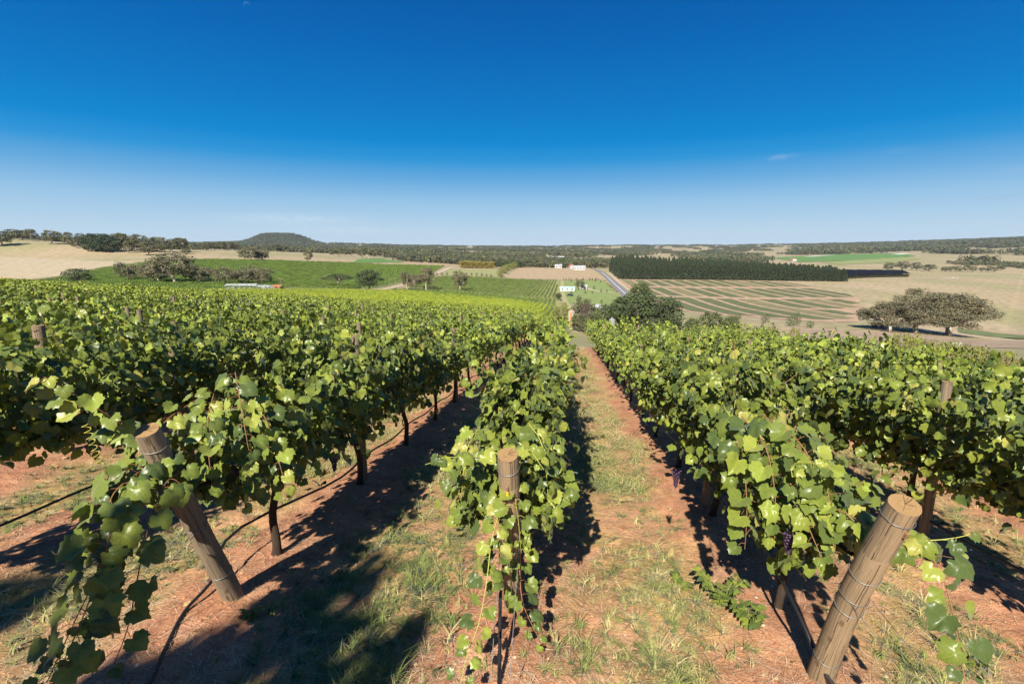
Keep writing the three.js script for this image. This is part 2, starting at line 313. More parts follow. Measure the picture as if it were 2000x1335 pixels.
const leafColor = () => { const c = rnd() < 0.13 ? pick(YELLOWS) : pick(GREENS), k = rr(0.85, 1.15); return [c[0] * k, c[1] * k, c[2] * k]; };
const plainLeaf = [...GREENS, ...YELLOWS].map((c) => new THREE.MeshPhysicalMaterial({ color: RGB(...c), map: veinMap, bumpMap: veinBump, bumpScale: 0.004, ...leafLook }));
const barkTone = canvasTexture(256, 512, (g, w, h) => {
  g.fillStyle = 'rgb(190,180,168)'; g.fillRect(0, 0, w, h);
  for (let k = 0; k < 1500; k++) { const v = 90 + 150 * rnd(); g.strokeStyle = `rgba(${v},${v * 0.96},${v * 0.9},0.4)`; g.lineWidth = rr(1, 4); const x = rnd() * w, y = rnd() * h; g.beginPath(); g.moveTo(x, y); g.lineTo(x + rr(-6, 6), y + rr(20, 90)); g.stroke(); }
});
const barkMat = std(RGB(0.11, 0.075, 0.05), 1, { map: barkTone, bumpMap: barkTone, bumpScale: 0.01 });
const caneMat = std(RGB(0.25, 0.12, 0.05), 0.6), greenCane = std(RGB(0.35, 0.36, 0.07), 0.6);

// A vine's leaves in its own frame: x across the row, y up from the soil, -z down the row.
function vineLeaves(o) {
  const out = [], canes = [], half = o.half ?? 0.92, slope = -0.111, topAt = o.top ?? (() => 1.72), big = o.size ?? 1;
  const leaf = (p, dirOut) => {
    const nrm = V(dirOut.x * 0.7 + rr(-0.9, 0.9), rr(-0.1, 1.1), 0.15 + rr(-1, 1)), tip = V(dirOut.x * 0.5 + rr(-0.8, 0.8), -rr(0.3, 1), rr(-0.8, 0.8));
    out.push({ p, n: nrm, t: tip, size: (rnd() < 0.25 ? rr(0.04, 0.065) : rr(0.062, 0.108)) * big, c: leafColor(), k: Math.floor(rnd() * 4) });
  };
  const shoot = (base, up, lat, along, len, droop, step) => {
    const pts = []; const n = Math.max(3, Math.round(len / step));
    for (let k = 0; k <= n; k++) {
      const t = k / n, p = V(base.x + lat * t * len + Math.sign(lat) * droop * 0.35 * t * t, base.y + up * len * (t - droop * 0.42 * t * t), base.z + along * t * len + 0.03 * Math.sin(9 * t + base.z * 20));
      pts.push(p);
      const side = k % 2 ? 1 : -1, outw = V(lat > 0 ? 1 : -1, 0, 0).multiplyScalar(rnd() < 0.8 ? 1 : -1);
      leaf(p.clone().add(V(outw.x * rr(0.02, 0.1), rr(-0.04, 0.04), side * rr(0.03, 0.1))), outw);
    }
    canes.push(pts);
  };
  for (let k = 0; k < o.shoots; k++) {
    const z = rr(-half, half), y0 = 0.86 + slope * -z * 0, tp = topAt(z), lat = rr(-0.42, 0.42) || 0.1;
    shoot(V(rr(-0.05, 0.05), y0, z), 1, lat, rr(-0.25, 0.25), Math.max(0.25, (tp - y0) * (rnd() < 0.12 ? rr(1.2, 1.5) : rr(0.7, 1.2))), rr(0, 0.75), o.step);
  }
  for (let k = 0; k < o.skirt; k++) {
    const z = rr(-half, half), lat = (rnd() < 0.5 ? -1 : 1) * rr(0.25, 0.7);
    shoot(V(rr(-0.08, 0.08), rr(0.85, 1.1), z), rr(-0.7, -0.1), lat, rr(-0.2, 0.2), rr(0.3, 0.55), 0.2, o.step);
  }
  for (let k = 0; k < o.fill; k++) {
    const z = rr(-half, half), tp = topAt(z), y = lerp(0.72, tp - 0.05, Math.pow(rnd(), 0.8)), w = 0.36 * (0.65 + 0.35 * Math.sin((y - 0.6) * 2.6)), sgn = rnd() < 0.5 ? -1 : 1;
    leaf(V(sgn * w * Math.pow(rnd(), 0.45), y, z), V(sgn, 0, 0));
  }
  for (const L of out) L.p.y -= slope * L.p.z;        // -z is downhill
  for (const c of canes) for (const p of c) p.y -= slope * p.z;
  return { leaves: out, canes };
}
function foliage(leaves, shapes) { const g = new Geo(); for (const L of leaves) putLeaf(g, shapes[L.k % shapes.length], L); return g.build(); }
function trunkGeo(lean = 0) {
  const g = new Geo(), pts = [V(0, -0.08, 0), V(0.02, 0.1, 0.01), V(rr(-0.05, 0.05) + lean, 0.32, rr(-0.05, 0.05)), V(rr(-0.04, 0.04), 0.58, rr(-0.04, 0.04)), V(rr(-0.02, 0.02), 0.8, 0), V(0, 0.88, 0)];
  const c = curve(pts, 14); limb(g, c, c.map((_, k) => 0.034 - 0.012 * (k / 14) + 0.007 * rnd() + (k < 2 ? 0.012 : 0)), 7); return g.build();
}
function cordonGeo(half = 0.85) {
  const g = new Geo();
  for (const s of [-1, 1]) { const pts = [V(0, 0.86, 0), V(rr(-0.02, 0.02), 0.9, s * 0.15), V(rr(-0.02, 0.02), 0.89, s * half * 0.6), V(0, 0.89, s * half)].map((p) => V(p.x, p.y + 0.111 * p.z, p.z)), c = curve(pts, 10); limb(g, c, c.map((_, k) => 0.022 - 0.012 * (k / 10) + 0.004 * rnd()), 6); }
  return g.build();
}
const HILOD = { shoots: 66, skirt: 34, fill: 560, step: 0.064 }, MIDLOD = { shoots: 40, skirt: 18, fill: 300, step: 0.1, size: 1.22 }, LOWLOD = { shoots: 18, skirt: 6, fill: 80, step: 0.19, size: 2.0 };
const hiKinds = [0, 1, 2, 3].map(() => { const v = vineLeaves({ ...HILOD, top: ((a, b) => (z) => 1.6 + 0.17 * Math.sin(3.4 * z + a) + b)(rr(0, 6), rr(-0.12, 0.12)) }); return { geo: foliage(v.leaves, HI), trunk: trunkGeo(), cordon: cordonGeo(), canes: v.canes }; });
const midKinds = [0, 1, 2, 3, 4].map(() => { const v = vineLeaves({ ...MIDLOD, top: ((a, b) => (z) => 1.6 + 0.18 * Math.sin(3.2 * z + a) + b)(rr(0, 6), rr(-0.14, 0.14)) }); return { geo: foliage(v.leaves, MID), trunk: trunkGeo(), cordon: cordonGeo() }; });
const lowKinds = [0, 1, 2].map(() => foliage(vineLeaves({ ...LOWLOD, half: 1.75, shoots: 32, fill: 150, skirt: 10, top: (z) => 1.68 + 0.1 * Math.sin(2 * z) }).leaves, LOW));

function rowPhrase(k) {
  if (k === 0) return 'behind the central timber end post';
  if (k === -1) return 'behind the end post with the hanging shoot';
  if (k === 1) return 'behind the curved end post with wire ties';
  return `in the ${ORD[Math.abs(k) - 1]} row ${k < 0 ? 'uphill' : 'downhill'} of the central end post`;
}
const vineGroup = 'grapevines trained on wires in parallel rows';
const rowAt = (s, c) => { const [x, d] = rc(s, c); return V(x, floorY(x, d), -d); };
const inFrame = (x, d, m = 0.08) => d > 0.8 && x / d > -1.05 - m - 1.5 / d && x / d < 1.05 + m + 1.5 / d;
const VINE = 1.74;
// top of the canopy near the row ends, where the first vine is still low (by distance past the end post)
const endTop = (q, low) => lerp(low, 1.7, smooth(q, 0.2, 1.6));
const POSTS = { '-1': [[-2.02, -0.24, -3.32], [-2.06, 1.27, -2.75]], 0: [[0.01, -0.35, -3.36], [-0.024, 1.075, -2.87]], 1: [[1.93, -0.39, -2.76], [1.834, 1.115, -2.19]] };
const vines = [], vineObj = new Map();
for (let k = -16; k <= 5; k++) {
  const c = C0 + k * SPACING, s0 = rowStart(c) + 0.55;
  for (let j = 0; j < 30; j++) {
    const s = s0 + j * VINE, [x, d] = rc(s, c); if (s > (k >= 0 ? 28 : k === -1 ? 40 : 200) || !inFrame(x, d)) continue;
    vines.push({ k, c, j, s, x, d, r: Math.hypot(x, d) });
  }
}
vines.sort((a, b) => a.r - b.r);
const kept = vines.slice(0, 285), single = new Set(kept.map((v) => v.k + ':' + v.j));
kept.forEach((v, n) => {
  const p = rowAt(v.s, v.c), g = group('grapevine', p.x, p.y, p.z, ROW_TURN);
  const near = v.r < 9.5, own = n < 16; vineObj.set(v.k + ':' + v.j, g);
  tag(g, `${ORD[v.j]} grapevine along the row ${rowPhrase(v.k)}`, 'grapevine', vineGroup);
  if (own) {
    const low = v.k === 0 ? 1.05 : v.k === -1 ? 1.3 : 1.15;
    const w = vineLeaves({ ...HILOD, top: (z) => (v.k >= -1 && v.k <= 1 ? endTop(v.s - z - (rowStart(v.c)), low) : 1.7) + 0.07 * Math.sin(4 * z + n) - (v.k === 0 ? 0.12 : 0) });
    if (v.j === 0 && Math.abs(v.k) < 2) { g.updateMatrixWorld(); const [pb, pt] = POSTS[v.k], seg = new THREE.Line3(V(...pb), V(...pt)), hit = V(0, 0, 0); w.leaves = w.leaves.filter((L) => { const q = g.localToWorld(L.p.clone()); seg.closestPointToPoint(q, true, hit); return L.p.z < 0.75 && (hit.distanceTo(q) > 0.2 || hit.z > q.z + 0.1); }); w.canes = w.canes.filter((c) => c[0].z < 0.3 && c.at(-1).z < 0.35); }
    part('trunk', trunkGeo(rr(-0.05, 0.05)), barkMat, g); part('cordon', cordonGeo(), barkMat, g);
    for (let q = 0; q < 9; q++) { const cg = new Geo(), pts = pick(w.canes); limb(cg, pts, pts.map((_, i) => 0.0045 - 0.002 * (i / pts.length)), 5); part('cane', cg.build(), q % 3 ? caneMat : greenCane, g); }
    // leaves that show largest are meshes of their own
    g.updateMatrixWorld(); const eye = camera.position;
    const score = w.leaves.map((L) => { const q = g.localToWorld(L.p.clone()); return q.distanceTo(eye) - 0.9 * Math.abs(L.p.x) - 0.5 * L.p.y; });
    const order = score.map((s, i) => [s, i]).sort((a, b) => a[0] - b[0]).map((a) => a[1]), cut = new Set(order.slice(0, 110));
    part('foliage', foliage(w.leaves.filter((_, i) => !cut.has(i)), HI), leafMat, g, 'stuff');
    for (const i of cut) { const L = w.leaves[i], m = part('leaf', pick(FINE), plainLeaf[rnd() < 0.13 ? 6 + Math.floor(rnd() * 3) : Math.floor(rnd() * 6)], g); frame(L.n, L.t); _m.makeBasis(_x, _y, _z); m.quaternion.setFromRotationMatrix(_m); m.position.copy(L.p); m.scale.setScalar(L.size); }
  } else {
    const K = near ? hiKinds[n % 4] : midKinds[n % 5];
    part('trunk', K.trunk, barkMat, g); part('cordon', K.cordon, barkMat, g); part('foliage', K.geo, near ? leafMat : farLeafMat, g, 'stuff');
    const s = rr(0.84, 1.1); g.scale.set(rnd() < 0.5 ? s : -s, s, 1);
  }
});

// the remaining vines of this slope and of the blocks beyond: one mass of rows each
function rowsMass(name, label, spots, geo, mat, tint) {
  const im = shadows(new THREE.InstancedMesh(geo, mat, spots.length)), q = new THREE.Quaternion(), e = new THREE.Euler(), col = new THREE.Color();
  spots.forEach(([x, y, z, pitch, sx = 1, sy = 1], i) => { e.set(pitch, ROW_TURN + (i % 2) * Math.PI, 0, 'YXZ'); q.setFromEuler(e); im.setMatrixAt(i, _m.compose(V(x, y, z), q, V(1 * sx, sy, 1))); const v = tint(i, x, z); im.setColorAt(i, col.setRGB(v[0], v[1], v[2])); });
  top(im, name); tag(im, label, 'vineyard', null, 'stuff'); return im;
}
{
  const spots = [[], [], []], L = 3.48;
  for (let k = -125; k <= 5; k++) {
    const c = C0 + k * SPACING, s0 = rowStart(c) + 0.55 - VINE / 2, lim = k >= 0 ? 28 : k === -1 ? 40 : 232 - Math.max(0, -c - 60) * 0.5;
    for (let s = s0, j = 0; s < lim; s += VINE, j++) {
      const [x, d] = rc(s + VINE / 2, c); if (!inFrame(x, d) || single.has(k + ':' + j)) continue;
      if ((j % 2) && single.has(k + ':' + (j - 1)) === false) { continue; }
      const m = rc(s + (single.has(k + ':' + (j + 1)) ? VINE / 2 : VINE), c);
      spots[Math.floor(rnd() * 3)].push([m[0], land(m[0], m[1]), -m[1], 0, rr(0.9, 1.15) * (rnd() < 0.5 ? -1 : 1), rr(0.92, 1.1)]);
    }
  }
  ['near the crest', 'on the mid slope', 'down the slope'].forEach((w, i) => {
    rowsMass('vine_rows', `bright green vine rows massed ${w} of the main vineyard`, spots[i], lowKinds[i], farLeafMat, (n, x, z) => { const [s, c] = toRow(x, -z), v = rr(0.92, 1.08); return s > 92 - 0.12 * c && c < -7 ? [v * 1.6, v * 1.5, v] : [v * 1.15, v * 1.12, v]; });
  });
}

seed = 202;
// ---------------------------------------------------------------- timber posts
const woodMap = canvasTexture(512, 1024, (g, w, h) => {
  g.fillStyle = 'rgb(205,192,172)'; g.fillRect(0, 0, w, h);
  for (let k = 0; k < 2600; k++) { const v = 130 + 110 * rnd(); g.strokeStyle = `rgba(${v},${v * 0.93},${v * 0.82},0.35)`; g.lineWidth = rr(0.6, 3); const x = rnd() * w, y = rnd() * h, l = rr(60, 420); g.beginPath(); g.moveTo(x, y); g.bezierCurveTo(x + rr(-8, 8), y + l * 0.3, x + rr(-8, 8), y + l * 0.6, x + rr(-6, 6), y + l); g.stroke(); }
  for (let k = 0; k < 46; k++) { g.strokeStyle = 'rgba(52,38,28,0.85)'; g.lineWidth = rr(0.8, 2.6); let x = rnd() * w, y = rnd() * h; g.beginPath(); g.moveTo(x, y); for (let i = 0; i < 9; i++) { x += rr(-4, 4); y += rr(14, 42); g.lineTo(x, y); } g.stroke(); }
  for (let k = 0; k < 12; k++) { const x = rnd() * w, y = rnd() * h; for (let i = 6; i > 0; i--) { g.strokeStyle = `rgba(${80 + 9 * i},${62 + 8 * i},${45 + 7 * i},0.6)`; g.lineWidth = 2; g.beginPath(); g.ellipse(x, y, i * 2.2, i * 3.2, 0, 0, 7); g.stroke(); } }
});
const woodBump = woodMap.clone(); woodBump.colorSpace = THREE.NoColorSpace;
const ringMap = canvasTexture(256, 256, (g, w) => {
  g.fillStyle = 'rgb(214,190,150)'; g.fillRect(0, 0, w, w);
  for (let r = 122; r > 3; r -= rr(4, 9)) { g.strokeStyle = `rgba(130,100,66,${rr(0.25, 0.6)})`; g.lineWidth = rr(1, 2.6); g.beginPath(); g.ellipse(128 + rr(-2, 2), 128 + rr(-2, 2), r, r * 0.96, 0.4, 0, 7); g.stroke(); }
  for (let k = 0; k < 9; k++) { const a = rnd() * 6.3, l = rr(50, 120); g.strokeStyle = 'rgba(70,50,34,0.75)'; g.lineWidth = rr(1, 3); g.beginPath(); g.moveTo(128, 128); g.lineTo(128 + Math.cos(a) * l * 0.5 + rr(-6, 6), 128 + Math.sin(a) * l * 0.5); g.lineTo(128 + Math.cos(a) * l, 128 + Math.sin(a) * l); g.stroke(); }
  for (let k = 0; k < 1500; k++) { const v = 120 + 120 * rnd(); g.fillStyle = `rgba(${v},${v * 0.86},${v * 0.66},0.25)`; g.fillRect(rnd() * w, rnd() * w, 2, 2); }
});
const postMat = std(RGB(0.55, 0.46, 0.35), 0.92, { map: woodMap, bumpMap: woodBump, bumpScale: 0.012 });
const greyPost = std(RGB(0.42, 0.37, 0.31), 0.95, { map: woodMap, bumpMap: woodBump, bumpScale: 0.012 });
const endMat = std(RGB(0.52, 0.42, 0.30), 0.95, { map: ringMap, bumpMap: ringMap, bumpScale: 0.004 });
const wireMat = std(RGB(0.3, 0.3, 0.29), 0.5, { metalness: 0.85 });
const pipeMat = std(RGB(0.018, 0.018, 0.02), 0.42);
function postBody(len, r, bend = 0, seedOff = 0, flare = 0.1) {      // along +y from 0.12 below the soil to len, with its end face
  const g = new Geo(), rings = 22, sides = 20, rad = (t, a) => r * (1 + flare * Math.exp(-t * 7) + 0.075 * ns(Math.cos(a) * 1.3 + seedOff, t * 3.2, Math.sin(a) * 1.3) + 0.035 * ns(Math.cos(a) * 4, t * 11 + seedOff, Math.sin(a) * 4) + 0.05 * Math.exp(-(((t - 0.42) / 0.05) ** 2)) * Math.max(0, Math.cos(a - seedOff)));
  const axis = (t) => V(bend * Math.sin(t * Math.PI) + 0.5 * bend * t, lerp(-0.12, len, t), 0);
  for (let k = 0; k <= rings; k++) for (let s = 0; s <= sides; s++) {
    const t = k / rings, a = (s / sides) * Math.PI * 2, q = rad(t, a % (Math.PI * 2)), c = axis(t), e = k === rings ? 0.965 : 1;
    g.p.push(c.x + q * e * Math.cos(a), c.y + (k === rings ? 0 : k === rings - 1 ? len / rings - 0.012 : 0), q * e * Math.sin(a)); g.n.push(Math.cos(a), 0, Math.sin(a)); g.u.push(s / sides, t * len * 0.8);
  }
  for (let k = 0; k < rings; k++) for (let s = 0; s < sides; s++) { const i = k * (sides + 1) + s, j = i + sides + 1; g.i.push(i, j, i + 1, i + 1, j, j + 1); }
  const cap = new Geo(), c = axis(1); cap.p.push(c.x, len + 0.004, 0); cap.n.push(0, 1, 0); cap.u.push(0.5, 0.5);
  for (let s = 0; s <= sides; s++) { const a = (s / sides) * Math.PI * 2, q = rad(1, a % (Math.PI * 2)) * 0.967; cap.p.push(c.x + q * Math.cos(a), len + 0.003 * ns(s * 0.9, seedOff), q * Math.sin(a)); cap.n.push(0, 1, 0); cap.u.push(0.5 + 0.48 * Math.cos(a), 0.5 + 0.48 * Math.sin(a)); if (s) cap.i.push(0, s + 1, s); }
  return { body: g.build(), cap: cap.build(), axis, rad };
}
function ringTie(parent, P, len, h, mat = wireMat, wob = 0.01) {
  const t = (h + 0.12) / (len + 0.12), c = P.axis(t), pts = []; for (let k = 0; k <= 24; k++) { const a = (k / 24) * Math.PI * 2, q = P.rad(t, a % (Math.PI * 2)) + 0.004; pts.push(V(c.x + q * Math.cos(a), h + wob * Math.sin(a + h * 20), q * Math.sin(a))); }
  const g = new Geo(); limb(g, pts, pts.map(() => 0.0024), 5); return part('wire_tie', g.build(), mat, parent);
}
function endPost(base, topPt, r, label, o = {}) {
  const dir = V(...topPt).sub(V(...base)), len = dir.length(), g = group('end_post', ...base);
  g.quaternion.setFromUnitVectors(V(0, 1, 0), dir.normalize());
  const P = postBody(len, r, o.bend ?? 0, o.seed ?? 1, o.flare ?? 0.1);
  const body = part('timber', P.body, o.mat ?? postMat, g); part('end_grain', P.cap, endMat, g);
  for (const h of o.ties ?? []) ringTie(g, P, len, h * len);
  g.updateMatrixWorld();
  for (const [h, a, end] of o.stays ?? []) {             // wires down to the ground anchor
    const t = (h * len + 0.12) / (len + 0.12), c = P.axis(t), p0 = V(c.x + (r + 0.004) * Math.cos(a), h * len, (r + 0.004) * Math.sin(a)), p1 = g.worldToLocal(V(...end)), w = new Geo();
    const pts = [p0, p0.clone().lerp(p1, 0.5).add(V(0, -0.004, 0)), p1]; limb(w, curve(pts, 8), Array(9).fill(0.0019), 5); part('stay_wire', w.build(), wireMat, g);
  }
  for (const [h, a, w2 = 0.012] of o.pegs ?? []) {
    const pg = new THREE.BoxGeometry(w2, 0.035, 0.03), m = part('staple', pg, o.pegMat ?? endMat, g), t = (h * len + 0.12) / (len + 0.12), q = P.rad(t, a); m.position.set(P.axis(t).x + q * Math.cos(a), h * len, q * Math.sin(a)); m.rotation.y = Math.PI / 2 - a;
  }
  return tag(g, label, 'post', 'timber posts of the vine trellis');
}
const gy = (x, d) => floorY(x, d);
endPost([-2.02, gy(-2.02, 3.32), -3.32], [-2.06, 1.27, -2.75], 0.066, 'weathered timber end post leaning over the hanging vine shoot and black pipe', { seed: 2.2, ties: [0.93, 0.5, 0.18], mat: greyPost, stays: [[0.5, 0.6, [-2.42, gy(-2.42, 2.1), -2.1]], [0.5, 2.4, [-2.52, gy(-2.52, 2.15), -2.15]]] });
endPost([0.01, gy(0.01, 3.36), -3.36], [-0.024, 1.075, -2.87], 0.064, 'central timber end post with a yellow tag and twin stay wires', { seed: 5.1, ties: [0.93, 0.63, 0.55, 0.2], pegs: [[0.86, 1.7], [0.78, 1.1, 0.02], [0.79, 2.0, 0.02]], stays: [[0.55, 2.7, [-0.13, gy(-0.13, 2.3), -2.3]], [0.55, 0.5, [-0.03, gy(-0.03, 2.28), -2.28]]] });
endPost([1.93, gy(1.93, 2.76), -2.76], [1.834, 1.115, -2.19], 0.068, 'curved pale timber end post with wire ties beside the thistle weed', { seed: 8.4, bend: -0.045, flare: 0.22, ties: [0.95, 0.68, 0.56, 0.5, 0.16], pegs: [[0.92, 1.4, 0.016]], stays: [[0.56, 2.3, [2.36, gy(2.36, 2.1), -2.1]], [0.56, 0.5, [2.6, gy(2.6, 2.25), -2.25]]] });
{ // yellow ear tag nailed to the central post
  const g = scene.children.find((o) => o.name === 'end_post_001'), m = part('tag', new THREE.BoxGeometry(0.014, 0.03, 0.006), std(RGB(0.75, 0.5, 0.04), 0.5), g); m.position.set(-0.01, 1.22, 0.074);
}
// upright line posts along the rows
{
  const proto = [1, 2, 3].map((k) => postBody(1.82, 0.046, 0, k * 3.1, 0.04)), first = { '-1': 5.58, 1: 5.68, '-3': 5.55, 2: 5.2, 0: 9.2 };
  let count = 0;
  for (let k = -15; k <= 5; k++) {
    const c = C0 + k * SPACING, s0 = first[k] ?? rowStart(c) + rr(2.5, 6); let n = 0;
    for (let s = s0; s < (k >= 0 ? 27 : 44); s += (k === -3 && n === 0 ? 2.2 : 5.22), n++) {
      const [x, d] = rc(s, c); if (!inFrame(x, d, 0) || s > 60) continue;
      const g = group('line_post', x, gy(x, d), -d, rr(0, 6)), P = proto[count++ % 3]; g.rotation.z = rr(-0.03, 0.03); g.rotation.x = rr(-0.03, 0.03);
      const h = (k === 0 ? 0.8 : k === -3 && n < 2 ? 0.9 : k === 2 && n === 0 ? 0.94 : k > 0 ? 0.84 : rr(0.84, 0.98)); g.scale.set(k === -3 && n === 0 ? 1.4 : 1, h, k === -3 && n === 0 ? 1.4 : 1);
      part('timber', P.body, greyPost, g); part('end_grain', P.cap, endMat, g);
      tag(g, `${ORD[n]} line post of the row ${rowPhrase(k)}`, 'post', 'timber posts of the vine trellis');
    }
  }
}
// drip pipes and trellis wires
function along(name, label, category, groupName, pts, r, mat, n = 60) { const g = new Geo(), c = curve(pts, n); limb(g, c, c.map(() => r), 7); const m = top(shadows(new THREE.Mesh(g.build(), mat)), name); return tag(m, label, category, groupName); }
const lift = (s, c, h) => { const [x, d] = rc(s, c); return V(x, land(x, d) + h, -d); };
const onSoil = (x, d, h = 0.014) => V(x, floorY(x, d) + h, -d);
function pipeRow(k, sA, tail, label) {
  const c = C0 + k * SPACING, pts = []; for (let s = 27; s >= sA; s -= 0.85) pts.push(lift(s, c + 0.02, 0.33 + 0.022 * Math.sin(s * 3.6)));
  const m = along('drip_pipe', label, 'pipe', 'black drip irrigation pipes', [...pts, ...tail], 0.0115, pipeMat, 150);
}
pipeRow(-1, 4.2, [onSoil(-2.28, 3.75, 0.24), onSoil(-2.2, 3.4, 0.08), onSoil(-2.22, 3.1), onSoil(-2.12, 2.75), onSoil(-2.0, 2.4), onSoil(-1.95, 2.0), onSoil(-1.95, 1.6)], 'black drip pipe passing the post with the hanging shoot');
pipeRow(0, 4.0, [V(-0.045, 0.15, -3.3), V(-0.075, 0.05, -3.05), V(-0.075, -0.1, -2.8), onSoil(-0.075, 2.5), onSoil(-0.08, 2.2), onSoil(-0.08, 1.8)], 'black drip pipe dropping in front of the central end post');
pipeRow(1, 3.9, [V(1.86, 0.0, -3.1), V(1.84, -0.06, -2.85), V(1.86, -0.2, -2.66), onSoil(1.93, 2.45), onSoil(1.98, 2.2), onSoil(2.0, 1.8)], 'black drip pipe bending down past the curved end post');
pipeRow(-2, 0.6, [], 'black drip pipe under the second row uphill of the central post');
pipeRow(2, 3.0, [], 'black drip pipe under the second row downhill of the central post');
for (let k = -3; k <= 3; k++) for (const [h, w] of [[0.92, 'fruiting'], [1.3, 'foliage']]) {
  const c = C0 + k * SPACING, s0 = [-1, 0, 1].includes(k) ? rowStart(c) + 0.05 : rowStart(c) - 1, a = []; for (let s = s0; s < 27; s += 3) a.push(lift(s, c, Math.abs(k) < 2 && s === s0 ? h * 0.86 : h));
  along('trellis_wire', `${w} wire stretched along the row ${rowPhrase(k)}`, 'wire', 'trellis wires', a, 0.0018, wireMat, 30);
}

// ---------------------------------------------------------------- long shoots at the row ends (they grow from the first vine of their row)
function shootOn(key, pts, step, size, mat, o = {}) {
  const vine = vineObj.get(key); vine.updateMatrixWorld(); const c = curve(pts.map((p) => V(...p)), 40), g = new Geo(), loc = c.map((p) => vine.worldToLocal(p.clone()));
  limb(g, loc, loc.map((_, k) => 0.0042 - 0.0024 * (k / 40)), 6);
  let run = 0, next = step * 0.4, side = 1, tot = 0; for (let k = 1; k < c.length; k++) tot += c[k].distanceTo(c[k - 1]);
  for (let k = 1; k < c.length; k++) {
    run += c[k].distanceTo(c[k - 1]);
    while (run > next) {
      next += step * rr(0.8, 1.2); side = -side; const f = next / tot, dir = V(side * rr(0.4, 1), rr(-0.2, 0.7), rr(0.0, 0.9)).normalize(), s = size * rr(0.75, 1.15) * (f > 0.8 ? lerp(1, o.tip ?? 0.6, (f - 0.8) * 5) : 1), pl = s * rr(0.45, 0.8);
      const a = c[k], b = a.clone().addScaledVector(dir, pl); limb(g, [vine.worldToLocal(a.clone()), vine.worldToLocal(a.clone().lerp(b, 0.5).add(V(0, 0.01, 0))), vine.worldToLocal(b.clone())], [0.0018, 0.0016, 0.0014], 4);
      const nrm = V(side * rr(0, 0.5) + rr(-0.3, 0.3), rr(0.3, 1), rr(0.2, 1.0)), tip = V(side * rr(0.2, 0.9), -rr(0.3, 1), rr(-0.1, 0.5));
      const m = part('leaf', pick(FINE), plainLeaf[(rnd() < (o.yellow ?? 0.15) ? 6 + Math.floor(rnd() * 3) : Math.floor(rnd() * 6))], vine);
      frame(nrm, tip); _m.makeBasis(_x.clone(), _y.clone(), _z.clone()); const q = new THREE.Quaternion().setFromRotationMatrix(_m), vq = vine.getWorldQuaternion(new THREE.Quaternion()).invert();
      m.quaternion.copy(vq.multiply(q)); m.position.copy(vine.worldToLocal(b)); m.scale.setScalar(s);
    }
  }
  part('cane', g.build(), mat, vine);
}
shootOn('-1:0', [[-2.1, 1.0, -3.0], [-2.03, 1.08, -2.62], [-2.07, 1.02, -2.47], [-1.97, 0.88, -2.29], [-1.95, 0.75, -2.17], [-1.94, 0.62, -2.04], [-1.98, 0.48, -1.97], [-2.0, 0.36, -1.88]], 0.036, 0.12, caneMat, { yellow: 0.05 });
shootOn('-1:0', [[-2.15, 0.95, -3.05], [-2.1, 1.02, -2.72], [-2.1, 0.95, -2.5], [-2.03, 0.75, -2.3], [-2.05, 0.55, -2.12], [-2.1, 0.35, -2.0]], 0.05, 0.115, caneMat, { yellow: 0.05 });
shootOn('-1:0', [[-1.95, 0.95, -3.0], [-1.92, 1.0, -2.66], [-1.88, 0.88, -2.45], [-1.86, 0.68, -2.3], [-1.84, 0.48, -2.16], [-1.88, 0.3, -2.05]], 0.06, 0.115, caneMat, { yellow: 0.05 });
shootOn('-1:0', [[-2.3, 1.05, -3.1], [-2.2, 1.2, -2.85], [-2.2, 1.34, -2.72], [-2.258, 1.474, -2.62], [-2.358, 1.59, -2.57], [-2.437, 1.62, -2.55]], 0.06, 0.11, caneMat, { yellow: 0.6 });
shootOn('-1:0', [[-2.0, 1.1, -3.3], [-1.9, 1.15, -3.1], [-1.8, 1.1, -3.0]], 0.05, 0.1, greenCane);
shootOn('0:0', [[-0.1, 0.95, -3.3], [-0.2, 1.0, -3.0], [-0.366, 1.053, -2.88], [-0.51, 1.03, -2.83]], 0.07, 0.09, greenCane, { yellow: 0.3 });
shootOn('0:0', [[-0.03, 0.9, -3.3], [-0.07, 0.68, -3.02], [-0.122, 0.552, -2.82], [-0.15, 0.35, -2.7], [-0.19, 0.19, -2.56], [-0.25, 0.06, -2.48], [-0.28, -0.05, -2.4]], 0.055, 0.08, greenCane, { yellow: 0.25 });
shootOn('0:0', [[-0.08, 0.85, -3.35], [-0.09, 0.6, -3.1], [-0.08, 0.4, -2.95], [-0.1, 0.2, -2.85]], 0.04, 0.08, caneMat);
shootOn('0:0', [[0.06, 0.9, -3.25], [0.02, 0.8, -2.92], [0.04, 0.6, -2.95], [0.06, 0.35, -3.0]], 0.07, 0.085, greenCane, { yellow: 0.3 });
shootOn('0:0', [[0.05, 0.5, -3.3], [0.05, 0.2, -3.1], [0.07, 0.0, -3.0], [0.14, -0.15, -2.95], [0.2, -0.24, -2.9]], 0.05, 0.09, caneMat, { yellow: 0.05 });
shootOn('0:0', [[0.05, 0.95, -3.3], [0.12, 1.0, -3.1], [0.2, 0.92, -3.0]], 0.05, 0.08, greenCane, { yellow: 0.5 });
shootOn('1:0', [[1.75, 0.85, -2.8], [1.9, 0.86, -2.38], [1.98, 0.87, -2.28], [2.0, 0.8, -2.17], [1.985, 0.7, -2.07], [1.94, 0.6, -1.96], [1.92, 0.5, -1.89], [1.89, 0.4, -1.82]], 0.05, 0.1, caneMat, { yellow: 0.2 });
shootOn('1:0', [[1.8, 0.8, -2.7], [1.92, 0.85, -2.36], [2.02, 0.88, -2.28], [2.12, 0.91, -2.25], [2.2, 0.93, -2.25]], 0.05, 0.1, greenCane, { yellow: 0.25 });
